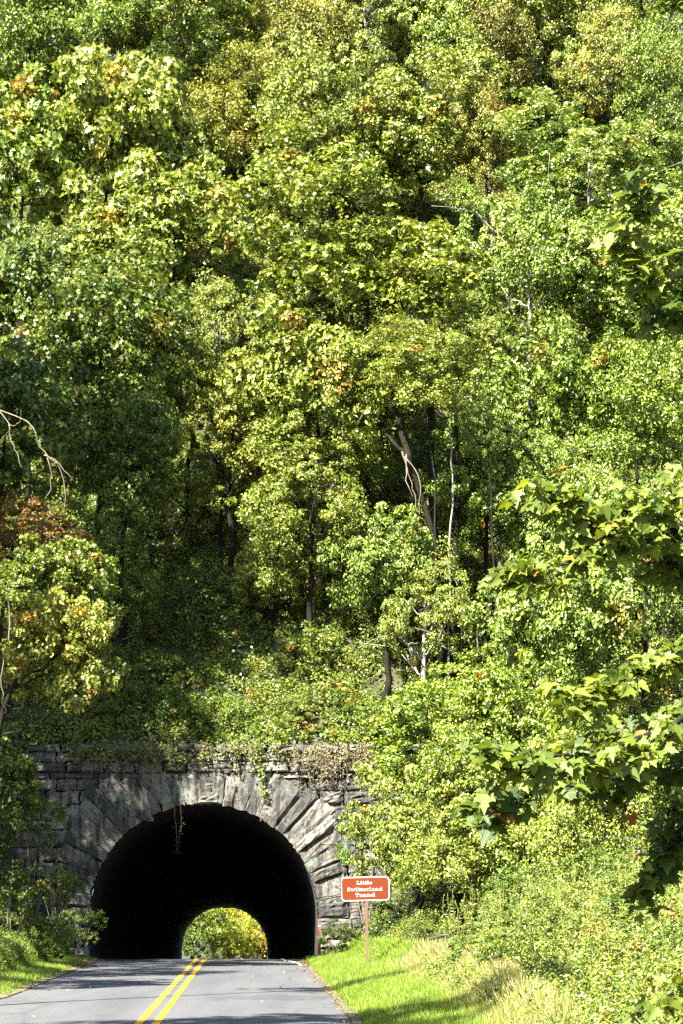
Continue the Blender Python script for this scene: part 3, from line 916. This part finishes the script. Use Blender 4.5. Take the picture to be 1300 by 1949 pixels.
# tall weed stalks standing out of the thicket
def weed(label, px, py0, py1, y, seed):
    rng = np.random.default_rng(seed)
    foot = P(px, py0, y); foot[2] = float(ground_z(foot[0], y))
    tip = P(px + rng.uniform(-14, 14), py1, y)
    root = thing('tall_weed', label, 'weed', tuple(foot), 'tall weeds above the thicket')
    st = wobble((0, 0, -0.05), tip - foot, 9, 0.02, rng)
    G = Geo(); G.tube(st, np.linspace(0.016, 0.005, 9), 5)
    pos, ax, nr, sz = [], [], [], []
    L = np.linalg.norm(tip - foot)
    for k in range(60):
        a = rng.uniform(0.35, 0.8)
        q = np.array([np.interp(a, np.linspace(0, 1, 9), st[:, j]) for j in range(3)])
        th = rng.uniform(0, 6.28)
        d = np.array((math.cos(th), math.sin(th), rng.uniform(0.1, 0.9)))
        pos.append(q); ax.append(d); nr.append((-d[0] * 0.4, -d[1] * 0.4, 1)); sz.append(rng.uniform(0.10, 0.2) * (1.15 - a * 0.5))
    for k in range(11):                                  # plume branches
        a = rng.uniform(0.78, 1.0)
        q = np.array([np.interp(a, np.linspace(0, 1, 9), st[:, j]) for j in range(3)])
        th = rng.uniform(0, 6.28)
        e = q + np.array((math.cos(th) * 0.24, math.sin(th) * 0.24, rng.uniform(0.1, 0.32)))
        G.tube(wobble(q, e, 4, 0.01, rng), np.linspace(0.005, 0.002, 4), 4)
        for s in np.linspace(0.3, 1, 12):
            pos.append(q + (e - q) * s); ax.append(rng.normal(0, 1, 3)); nr.append((0, 0, 1)); sz.append(rng.uniform(0.025, 0.05))
    obj('stalk', G.mesh('stalk', True), WEED, root)
    nn = len(pos)
    lm = leaf_mesh('leaves', np.array(pos), np.array(nr) + rng.normal(0, 0.2, (nn, 3)), np.array(sz), np.clip(rng.normal(0.6, 0.2, nn), 0, 1), np.zeros(nn),
                   (OVAL[0] * np.array((1, 0.55, 1)), OVAL[1]), rng, np.array(ax))
    obj('leaves', lm, SHRUB, root)
WEED = paint_mat('weed_stalk', (0.16, 0.19, 0.05), 0.2, 0.8)
rw = np.random.default_rng(91)
G = Geo(); pos, ax, sz = [], [], []
for k in range(420):
    y = rw.uniform(44, 66); d = rw.uniform(7.0, 14.5)
    x = float(road_c(y)) + d
    if abs(x) > 0.137 * y + 1:
        continue
    q = np.array((x, y, float(ground_z(x, y)) + 0.2)); hh = rw.uniform(0.7, 1.7)
    e = q + np.array((rw.normal(0, 0.16), rw.normal(0, 0.16), hh))
    st = wobble(q, e, 6, 0.02, rw)
    G.tube(st, np.linspace(0.010, 0.003, 6), 4)
    for _ in range(34):
        a = rw.uniform(0.3, 1.0); th = rw.uniform(0, 6.28)
        pos.append(np.array([np.interp(a, np.linspace(0, 1, 6), st[:, j]) for j in range(3)]))
        ax.append((math.cos(th), math.sin(th), rw.uniform(0.0, 0.9))); sz.append(rw.uniform(0.06, 0.17) * (1.2 - 0.6 * a))
o = tag(obj('weed_stems', G.mesh('weed_stems', True), WEED), 'thin upright weed stems growing all through the roadside thicket', 'weeds', kind='stuff')
nn = len(pos)
lm = leaf_mesh('leaves', np.array(pos), np.array((0, -0.3, 0.8)) + rw.normal(0, 0.4, (nn, 3)), np.array(sz), np.clip(rw.normal(0.6, 0.2, nn), 0, 1), (rw.uniform(0, 1, nn) < 0.06) * 0.6,
               (OVAL[0] * np.array((1, 0.5, 1)), OVAL[1]), rw, np.array(ax))
obj('leaves', lm, SHRUB, o)
for k, (lab, px, py0, py1, y) in enumerate([
    ('leafy weed stalk leftmost of the tall ones, beside the dark hollow', 945, 1800, 1700, 60),
    ('tall feathery weed in front of the light leaved tree', 1010, 1800, 1665, 60),
    ('weed with the tallest thin plume left of the dark trunk', 1100, 1800, 1655, 59),
    ('branching plumed weed just in front of the thick dark trunk', 1145, 1790, 1690, 59),
    ('short weed between the two plumed weeds', 1065, 1800, 1700, 58),
    ('slender weed at the right of the dark trunk', 1195, 1800, 1700, 58)]):
    weed(lab, px, py0, py1, y, 80 + k)

# ------------------------------------------------------------------ vines and bare wood
def strands(name, label, lines, rad, mat, cat='vine', leaves=None, part='stem', seed=1, color=(1, 1, 1)):
    """lines: polylines of (px, py, distance)"""
    rng = np.random.default_rng(seed)
    W = [spline([P(*q) for q in ln], 4) for ln in lines]
    o0 = W[0][0]
    root = thing(name, label, cat, tuple(o0))
    G = Geo()
    for w, ln in zip(W, lines):
        w = w - o0
        w[1:-1] += rng.normal(0, min(rad * 0.8, 0.035), (len(w) - 2, 3))
        G.tube(w, np.linspace(rad, rad * 0.4, len(w)), 5)
    obj(part, G.mesh(part, True), mat, root)
    if leaves:
        per, size, spread, lm = leaves
        pos = np.concatenate([(w - o0)[rng.integers(0, len(w), per)] for w in W])
        pos = pos + rng.normal(0, spread, pos.shape)
        nn = len(pos)
        me = leaf_mesh('leaves', pos, np.array((0, -0.8, 0.6)) + rng.normal(0, 0.5, (nn, 3)), size * rng.uniform(0.6, 1.2, nn), np.clip(rng.normal(0.55, 0.2, nn), 0, 1), np.zeros(nn), OVAL, rng)
        lo = obj('leaves', me, lm, root); lo.color = (*color, 1)
    return root

strands('hanging_vine', 'green leafy vine strand hanging down over the right of the arch crown', [[(492, 1415, 98.75), (494, 1450, 98.7), (498, 1480, 98.68), (503, 1515, 98.65)]], 0.012, VINE_BARK, leaves=(170, 0.13, 0.09, SHRUB), seed=2)
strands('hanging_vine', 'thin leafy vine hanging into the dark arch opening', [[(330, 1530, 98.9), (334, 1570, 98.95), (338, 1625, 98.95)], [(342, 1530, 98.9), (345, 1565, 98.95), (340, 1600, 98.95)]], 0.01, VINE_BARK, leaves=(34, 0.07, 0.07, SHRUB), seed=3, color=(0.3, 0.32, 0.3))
strands('hanging_vine', 'sunlit creeper strand with pale leaves at the left end of the wall', [[(28, 1470, 97), (45, 1490, 96.5), (62, 1520, 96.5), (66, 1565, 96.5)], [(28, 1470, 97), (34, 1500, 96.6), (33, 1535, 96.6)]], 0.014, VINE_BARK, leaves=(90, 0.13, 0.12, SHRUB), seed=4, color=(1.2, 1.15, 0.8))
strands('hanging_vine', 'creeper climbing down beside the left jamb stones', [[(88, 1600, 98.3), (100, 1620, 98.3), (112, 1650, 98.3), (108, 1700, 98.3)]], 0.012, VINE_BARK, leaves=(120, 0.12, 0.14, SHRUB), seed=5)
rngv = np.random.default_rng(9)
lines = []
for k in range(80):
    px = 545 + 180 * rngv.uniform() ** 0.8
    L = rngv.uniform(25, 85)
    lines.append([(px, 1418 + rngv.uniform(-5, 12), 98.8), (px + rngv.normal(0, 6), 1418 + L * 0.5, 98.62), (px + rngv.normal(0, 9), 1418 + L, 98.68)])
strands('dry_creeper', 'brown dry creeper hanging over the right part of the wall top', lines, 0.009, VINE_BARK, leaves=(20, 0.10, 0.10, DRY), seed=6)
lines = []
for k in range(90):
    px = 130 + 420 * rngv.uniform()
    L = rngv.uniform(10, 55)
    lines.append([(px, 1414 + rngv.uniform(-5, 12), 98.8), (px + rngv.normal(0, 6), 1414 + L * 0.5, 98.62), (px + rngv.normal(0, 9), 1414 + L, 98.68)])
strands('trailing_creeper', 'dark green and brown creeper trailing over the left part of the wall top', lines, 0.009, VINE_BARK, leaves=(24, 0.12, 0.12, SHRUB), seed=7, color=(0.9, 0.75, 0.7))

bx = 97.0
strands('slender_trunk', 'slim pale sapling trunk rising straight in front of the dark trunks in the middle', [[(853, 1330, 101.5), (856, 1200, 101.2), (858, 1060, 101), (862, 930, 101), (858, 830, 101), (862, 720, 101.4)]], 0.055, PALE_BARK, cat='trunk', seed=11)
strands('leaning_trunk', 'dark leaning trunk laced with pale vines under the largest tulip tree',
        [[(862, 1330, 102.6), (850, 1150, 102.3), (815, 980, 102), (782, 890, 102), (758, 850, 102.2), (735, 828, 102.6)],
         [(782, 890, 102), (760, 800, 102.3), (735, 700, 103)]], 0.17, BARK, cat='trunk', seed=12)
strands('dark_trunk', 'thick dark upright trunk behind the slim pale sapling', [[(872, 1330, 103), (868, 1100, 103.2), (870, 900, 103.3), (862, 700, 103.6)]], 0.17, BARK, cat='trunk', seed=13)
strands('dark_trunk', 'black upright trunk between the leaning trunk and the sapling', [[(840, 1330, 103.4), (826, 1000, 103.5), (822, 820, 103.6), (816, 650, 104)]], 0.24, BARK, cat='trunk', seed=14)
strands('bare_vine', 'curled bare grey vine below the dark trunks', [[(905, 1300, 100.6), (908, 1230, 100.5), (905, 1160, 100.5), (885, 1130, 100.5), (868, 1110, 100.6), (862, 1090, 101)], [(905, 1160, 100.5), (890, 1185, 100.5), (875, 1175, 100.5)], [(885, 1130, 100.5), (878, 1230, 100.7), (884, 1300, 100.8)]], 0.022, PALE_BARK, seed=15)
strands('bare_vine', 'pale tangled vine stems hugging the leaning trunk', [[(766, 860, 101.6), (778, 900, 101.6), (790, 940, 101.7), (796, 990, 101.7)], [(770, 870, 101.6), (796, 905, 101.6), (800, 950, 101.7), (792, 1000, 101.8)], [(774, 865, 101.6), (775, 915, 101.6), (788, 950, 101.7)]], 0.03, VINE_BARK, seed=16)
strands('bare_tree', 'pale bare dead limbs hanging at the left edge', [
    [(-60, 760, 80), (0, 785, 78), (17, 807, 77.5), (37, 805, 77.2), (40, 780, 77)],
    [(-60, 760, 80), (52, 803, 77), (75, 850, 76.8), (112, 890, 76.6), (124, 940, 76.5), (122, 975, 76.5)],
    [(86, 864, 76.7), (96, 893, 76.6), (97, 930, 76.5), (87, 948, 76.4)], [(0, 842, 78), (20, 815, 77.3)], [(84, 867, 76.7), (104, 876, 76.5), (140, 915, 76.2)],
    [(17, 807, 77.5), (22, 840, 77.5), (35, 870, 77.4), (42, 893, 77.4)]], 0.017, VINE_BARK, cat='dead tree', part='limbs', seed=17)
strands('bare_tree', 'grey bare stem curving down the left edge beside the sunlit yellow maple', [[(-20, 1080, 79), (2, 1115, 78), (17, 1150, 78), (15, 1230, 78), (3, 1275, 78), (5, 1330, 78), (20, 1343, 78)], [(3, 1335, 78), (12, 1355, 78), (-5, 1360, 78)]], 0.024, VINE_BARK, cat='dead tree', part='limbs', seed=18)
strands('bare_tree', 'white forked limb at the top edge of the ridge', [[(1018, 150, 141), (1020, 70, 140), (1036, 40, 140), (1040, -30, 140)], [(1036, 40, 140), (1060, 5, 140)]], 0.13, PALE_BARK, cat='dead tree', part='limbs', seed=19)
strands('bare_tree', 'short brown trunk showing in a gap high on the right slope', [[(940, 520, 124), (940, 430, 124), (937, 370, 124), (928, 345, 124)]], 0.16, VINE_BARK, cat='trunk', part='limbs', seed=20)

# ------------------------------------------------------------------ maple in the foreground, right
rng = np.random.default_rng(44)
mx, my = 4.6, 17.0
mg = float(ground_z(mx, my))
maple = thing('maple_tree', 'near maple reaching large pale green leaf sprays in from the right edge', 'tree', (mx, my, mg))
base = np.array((mx, my, mg))
G = Geo()
tp = np.array([(0, 0, -0.3), (0.05, 0, 2), (-0.05, 0.1, 5), (0.1, 0, 8)])
G.tube(spline(tp, 4), np.linspace(0.2, 0.09, 13), 10)
obj('trunk', G.mesh('trunk', True), BARK, maple)
G = Geo()
LP, LN, LA, LS, LT = [], [], [], [], []
def spray(pts, twigs, tw_len, leaves, size, tint=0.5, rad=0.016):
    """pts: pixel polyline (px, py, distance), from the trunk side into the picture"""
    a = np.array([P(*q) for q in pts])
    h = np.clip(a[0][2] - mg - 0.4, 0.5, 7.5)
    a = np.vstack([base + np.array((0, 0, h)), a])
    w = spline(a - base, 6)
    G.tube(w, np.linspace(rad * 1.7, rad * 0.3, len(w)), 6)
    m = len(w)
    for k in range(twigs):
        i = rng.integers(6, m)
        q = w[i]
        fwd = unit((w[min(i + 1, m - 1)] - w[max(i - 1, 0)])[None])[0]
        side = np.array((fwd[1], -fwd[0], 0)) * rng.choice((-1, 1))
        d = unit((fwd * 0.8 + side * rng.uniform(0.2, 1.0) + np.array((0, 0, rng.normal(-0.05, 0.35))))[None])[0]
        L = tw_len * rng.uniform(0.4, 1.1)
        e = q + d * L
        tw = wobble(q, e, 5, 0.012, rng)
        G.tube(tw, np.linspace(0.004, 0.0015, 5), 4)
        for j in range(leaves):
            s = rng.uniform(0.25, 1.0)
            p = q + (e - q) * s
            th = rng.uniform(0, 6.28)
            ld = unit((d * 0.5 + np.array((math.cos(th), math.sin(th), rng.normal(-0.35, 0.25))))[None])[0]
            p2 = p + ld * rng.uniform(0.02, 0.07)
            G.tube(np.array([p, p2]), (0.0012, 0.0009), 3)
            LP.append(p2); LA.append(ld)
            LN.append(np.array((-0.1, -0.55, 0.9)) + rng.normal(0, 0.55, 3)); LS.append(size * rng.uniform(0.6, 1.15)); LT.append(np.clip(rng.normal(tint, 0.2), 0, 1))
spray([(1420, 960, 15.5), (1260, 960, 15), (1150, 980, 15), (1085, 960, 15)], 54, 0.34, 8, 0.098, 0.6)
spray([(1420, 1000, 15.8), (1250, 1020, 15.3), (1130, 1050, 15), (1040, 1085, 14.8), (995, 1085, 14.7)], 62, 0.26, 8, 0.098, 0.6)
spray([(1420, 1130, 16), (1290, 1080, 15.7), (1200, 1030, 15.6)], 36, 0.3, 8, 0.098, 0.4)
spray([(1420, 1230, 15), (1290, 1250, 15), (1190, 1290, 14.8), (1100, 1330, 14.6)], 54, 0.3, 8, 0.098, 0.65)
spray([(1440, 1340, 15), (1260, 1390, 14.6), (1150, 1425, 14.4), (1040, 1440, 14.2), (955, 1445, 14.2)], 74, 0.32, 8, 0.102, 0.5)
spray([(1440, 1440, 15.6), (1300, 1460, 15.2), (1150, 1490, 15), (1010, 1500, 14.8), (945, 1530, 14.7)], 54, 0.28, 8, 0.098, 0.15)
spray([(1440, 1480, 15), (1330, 1560, 15), (1260, 1640, 15)], 54, 0.36, 8, 0.098, 0.2)
spray([(1420, 470, 16), (1300, 520, 15.5), (1230, 540, 15.2), (1200, 470, 15.1), (1215, 390, 15)], 44, 0.2, 7, 0.107, 0.55)
spray([(1440, 540, 16), (1330, 570, 15.5), (1260, 600, 15.2)], 32, 0.22, 8, 0.107, 0.2)
spray([(1420, -60, 16), (1330, -20, 15.5), (1265, 5, 15.3)], 24, 0.16, 6, 0.102, 0.5)
spray([(1440, 1820, 15), (1340, 1850, 14.6), (1270, 1895, 14.4)], 15, 0.2, 6, 0.102, 0.6)
obj('branches', G.mesh('branches', True), BARK, maple)
n = len(LP)
me = leaf_mesh('crown', np.array(LP), np.array(LN), np.array(LS), np.array(LT), (rng.uniform(0, 1, n) < 0.015) * 0.8, MAPLEAF, rng, np.array(LA))
obj('crown', me, MAPLE, maple)
# its upper crown, out of the picture
cr = obj('crown', V['maple'][0], None, maple, (1.6, 0.5, 9.5)); cr.scale = (0.6, 0.6, 0.5)

# ------------------------------------------------------------------ the sign
SY = 77.0
sx0, sbase = (700.5 - CX) / F * SY, (HY - 1836) / F * SY
sgz = float(ground_z(sx0, SY))
sign = thing('tunnel_sign', 'brown-red white-rimmed sign reading Little Switzerland Tunnel on a brown post in the grass', 'sign', (sx0, SY, sgz))
sign.rotation_euler = (0, math.radians(-1.3), 0)
m2 = SY / F
ZC = (1836 - 1690.5) * m2 + (sbase - sgz)            # panel centre above the foot
WP, HP = 92.5 * m2, 46.0 * m2
G = Geo(); G.box(-0.037, 0.037, -0.01, 0.06, -0.4, ZC + HP * 0.42)
obj('post', G.mesh('post'), POST, sign)
def rrect(w, h, r, y0, y1, zc, xc=0.0):
    pts = []
    for cxs, czs, a0 in ((1, 1, 0), (-1, 1, 90), (-1, -1, 180), (1, -1, 270)):
        for a in np.linspace(a0, a0 + 90, 9):
            pts.append((xc + cxs * (w / 2 - r) + r * math.cos(math.radians(a)), zc + czs * (h / 2 - r) + r * math.sin(math.radians(a))))
    n = len(pts)
    g = Geo()
    g.add([(x, y0, z) for x, z in pts] + [(x, y1, z) for x, z in pts], [[list(range(n))], [list(range(2 * n - 1, n - 1, -1))], [(k, n + k, n + (k + 1) % n, (k + 1) % n) for k in range(n)]])
    return g
pc = -0.02
panel = obj('panel', rrect(WP, HP, 0.13, -0.035, -0.012, ZC, pc).mesh('panel'), SIGN_WHITE, sign)
obj('panel_field', rrect(WP - 0.066, HP - 0.066, 0.10, -0.038, -0.034, ZC, pc).mesh('panel_field'), SIGN_RED, panel)
B = {  # slab-serif letters: r = rectangle, l = slanted stroke, a = arc (cx, cz, rx, rz, from, to, width)
 'L': (.86, [('r', .12, 0, .36, 1), ('r', 0, .88, .48, 1), ('r', 0, 0, .8, .13), ('r', .66, 0, .8, .36)]),
 'i': (.46, [('r', .1, 0, .32, .7), ('r', 0, 0, .42, .11), ('r', 0, .59, .2, .7), ('r', .09, .8, .33, 1)]),
 't': (.54, [('r', .12, .06, .34, .95), ('r', 0, .58, .48, .7), ('r', .16, 0, .5, .13), ('r', .4, 0, .5, .24)]),
 'l': (.46, [('r', .1, 0, .32, 1), ('r', 0, 0, .42, .11), ('r', 0, .89, .2, 1)]),
 'e': (.72, [('a', .34, .35, .25, .28, 0, 320, .17), ('r', .1, .31, .6, .41)]),
 'S': (.80, [('a', .37, .72, .24, .20, 20, 270, .19), ('a', .37, .29, .26, .21, 90, -160, .19), ('r', .58, .66, .68, 1), ('r', .04, 0, .14, .34)]),
 'w': (1.1, [('l', .12, .66, .32, .04, .2), ('l', .32, .04, .52, .62, .1), ('l', .52, .62, .72, .04, .2), ('l', .72, .04, .92, .66, .1), ('r', 0, .6, .3, .7), ('r', .74, .6, 1.04, .7)]),
 'z': (.70, [('r', 0, .58, .6, .7), ('r', 0, 0, .62, .12), ('l', .48, .62, .13, .08, .19), ('r', 0, .44, .1, .7), ('r', .52, 0, .62, .26)]),
 'r': (.64, [('r', .1, 0, .32, .7), ('r', 0, 0, .46, .11), ('r', 0, .59, .2, .7), ('r', .3, .5, .56, .69)]),
 'a': (.76, [('a', .32, .48, .2, .16, 0, 170, .15), ('r', .42, 0, .62, .5), ('a', .27, .2, .17, .14, 0, 360, .14), ('r', .5, 0, .72, .1)]),
 'n': (.94, [('r', .1, 0, .32, .7), ('r', 0, 0, .42, .11), ('r', 0, .59, .2, .7), ('a', .46, .44, .2, .2, 0, 180, .16), ('r', .56, 0, .78, .48), ('r', .48, 0, .88, .11)]),
 'd': (.84, [('a', .29, .34, .2, .27, 0, 360, .17), ('r', .46, 0, .68, 1), ('r', .36, .89, .5, 1), ('r', .6, 0, .8, .11)]),
 'T': (.96, [('r', 0, .86, .9, 1), ('r', .33, 0, .57, .9), ('r', 0, .64, .12, .9), ('r', .78, .64, .9, .9), ('r', .2, 0, .7, .12)]),
 'u': (.92, [('r', .1, .24, .32, .7), ('r', 0, .59, .2, .7), ('a', .41, .25, .2, .18, 180, 360, .16), ('r', .55, 0, .77, .7), ('r', .46, .59, .6, .7), ('r', .7, 0, .88, .11)]),
}
def write(g, text, xc, z0, width, cap):
    tot = sum(B[ch][0] for ch in text) + 0.06 * (len(text) - 1)
    k = width / tot
    x = xc - width / 2
    q = 0
    for ch in text:
        w, st = B[ch]
        for s in st:
            q += 1
            y0, y1 = -0.0415 - 0.00025 * (q % 9), -0.0375
            if s[0] == 'r':
                th = 0.03 if s[3] - s[1] < 0.26 and s[4] - s[2] > 0.3 else 0.0
                g.box(x + (s[1] + th) * k, x + (s[3] - th) * k, y0, y1, z0 + s[2] * cap, z0 + s[4] * cap)
            else:
                if s[0] == 'l':
                    _, ax, az, bx_, bz, wd = s
                    pts = np.array([(ax, az), (bx_, bz)])
                else:
                    _, cx_, cz_, rx_, rz_, a0, a1, wd = s
                    aa = np.radians(np.linspace(a0, a1, 15))
                    pts = np.stack([cx_ + rx_ * np.cos(aa), cz_ + rz_ * np.sin(aa)], 1)
                t = np.gradient(pts, axis=0); t /= np.linalg.norm(t, axis=1)[:, None]
                nn = np.stack([-t[:, 1], t[:, 0]], 1) * wd * 0.42
                l, r_ = pts + nn, pts - nn
                m = len(pts)
                W = lambda p, yy: [(x + a * k, yy, z0 + b * cap) for a, b in p]
                g.add(W(l, y0) + W(r_, y0), [[(i, i + 1, m + i + 1, m + i) for i in range(m - 1)]])
        x += (w + 0.06) * k
u = m2 / 6.5
for text, px_off, base_off, wd_, cp_ in (('Little', 625, 272, 195, 42), ('Switzerland', 629, 353, 438, 44), ('Tunnel', 633, 425, 243, 46)):
    G = Geo()
    write(G, text, pc + (px_off - 632) * u, ZC + (326 - base_off) * u, wd_ * u, cp_ * u)
    obj('lettering', G.mesh('lettering'), SIGN_WHITE, panel)

# small posts
def marker(name, label, px, y, h, r, mat):
    x = (px - CX) / F * y
    gz = float(ground_z(x, y)) if y < 99.4 else float(road_z(y))
    root = thing(name, label, 'post', (x, y, gz))
    g = Geo(); g.box(-r, r, -0.015, 0.015, -0.3, h)
    obj('stake', g.mesh('stake'), mat, root)
    g = Geo(); g.box(-r * 0.8, r * 0.8, -0.022, -0.0155, h - 0.12, h - 0.07)
    obj('reflector', g.mesh('reflector'), SIGN_WHITE, root)
RUST = paint_mat('rusty_steel', (0.19, 0.065, 0.03), 0.4, 0.8)
marker('marker_post', 'rusty red marker post against the right foot of the arch', 607, 97.8, 1.35, 0.06, RUST)
marker('marker_post', 'thin dark post at the right of the far tunnel mouth', 506, 268, 1.5, 0.07, RUBBER)

# ------------------------------------------------------------------ a dark car far beyond the tunnel
cy = 289.0
cxw = (451 - CX) / F * cy
car = thing('car', 'dark car beyond the far tunnel mouth, only its roof and windscreen in sight', 'car', (cxw, cy, float(road_z(cy)) + 0.04))
def loft(g, secs):
    """secs: list of (y, half_width_bottom, half_width_top, z0, z1)"""
    v = []
    for y, wb, wt, z0, z1 in secs:
        v += [(-wb, y, z0), (-wb * 1.02, y, z0 * 0.45 + z1 * 0.55), (-wt, y, z1), (wt, y, z1), (wb * 1.02, y, z0 * 0.45 + z1 * 0.55), (wb, y, z0)]
    f = [(i * 6 + k, i * 6 + (k + 1) % 6, (i + 1) * 6 + (k + 1) % 6, (i + 1) * 6 + k) for i in range(len(secs) - 1) for k in range(6)]
    g.add(v, [f, [tuple(range(6))[::-1], tuple(range((len(secs) - 1) * 6, len(secs) * 6))]])
g = Geo()
loft(g, [(-2.1, .7, .62, .4, .72), (-1.9, .85, .75, .28, .82), (-1.0, .89, .8, .25, .93), (1.2, .89, .8, .25, .95), (2.0, .85, .76, .3, .95), (2.15, .75, .7, .42, .88)])
body = obj('body', g.mesh('body', False), CARPAINT, car)
g = Geo(); loft(g, [(-0.55, .62, .56, 1.36, 1.42), (0.3, .64, .57, 1.38, 1.46), (1.1, .6, .54, 1.33, 1.40)])
obj('roof', g.mesh('roof'), CARPAINT, car)
g = Geo(); g.add([(-.76, -1.15, .93), (.76, -1.15, .93), (.60, -.5, 1.38), (-.60, -.5, 1.38)], [[(0, 1, 2, 3)]])
obj('windscreen', g.mesh('windscreen'), CARGLASS, car)
g = Geo(); g.add([(-.76, 1.75, .95), (.76, 1.75, .95), (.58, 1.06, 1.36), (-.58, 1.06, 1.36)], [[(3, 2, 1, 0)]])
obj('rear_window', g.mesh('rear_window'), CARGLASS, car)
for s in (-1, 1):
    g = Geo(); g.add([(s * .77, -1.13, .93), (s * .77, 1.73, .95), (s * .59, 1.05, 1.36), (s * .61, -.5, 1.38)], [[(0, 1, 2, 3)]])
    obj('side_window', g.mesh('side_window'), CARGLASS, car)
    g = Geo(); g.box(s * .62 - .14, s * .62 + .14, -2.115, -2.0, .60, .72)
    obj('headlight', g.mesh('headlight'), CHROME, car)
    for yy in (-1.35, 1.35):
        a = np.linspace(0, 2 * math.pi, 17)[:-1]
        g = Geo()
        v = [(s * .70, yy + .31 * math.cos(t), .31 + .31 * math.sin(t)) for t in a] + [(s * .92, yy + .31 * math.cos(t), .31 + .31 * math.sin(t)) for t in a]
        g.add(v, [[(k, (k + 1) % 16, 16 + (k + 1) % 16, 16 + k) for k in range(16)], [tuple(range(16)), tuple(range(31, 15, -1))]])
        wh = obj('wheel', g.mesh('wheel'), RUBBER, car)
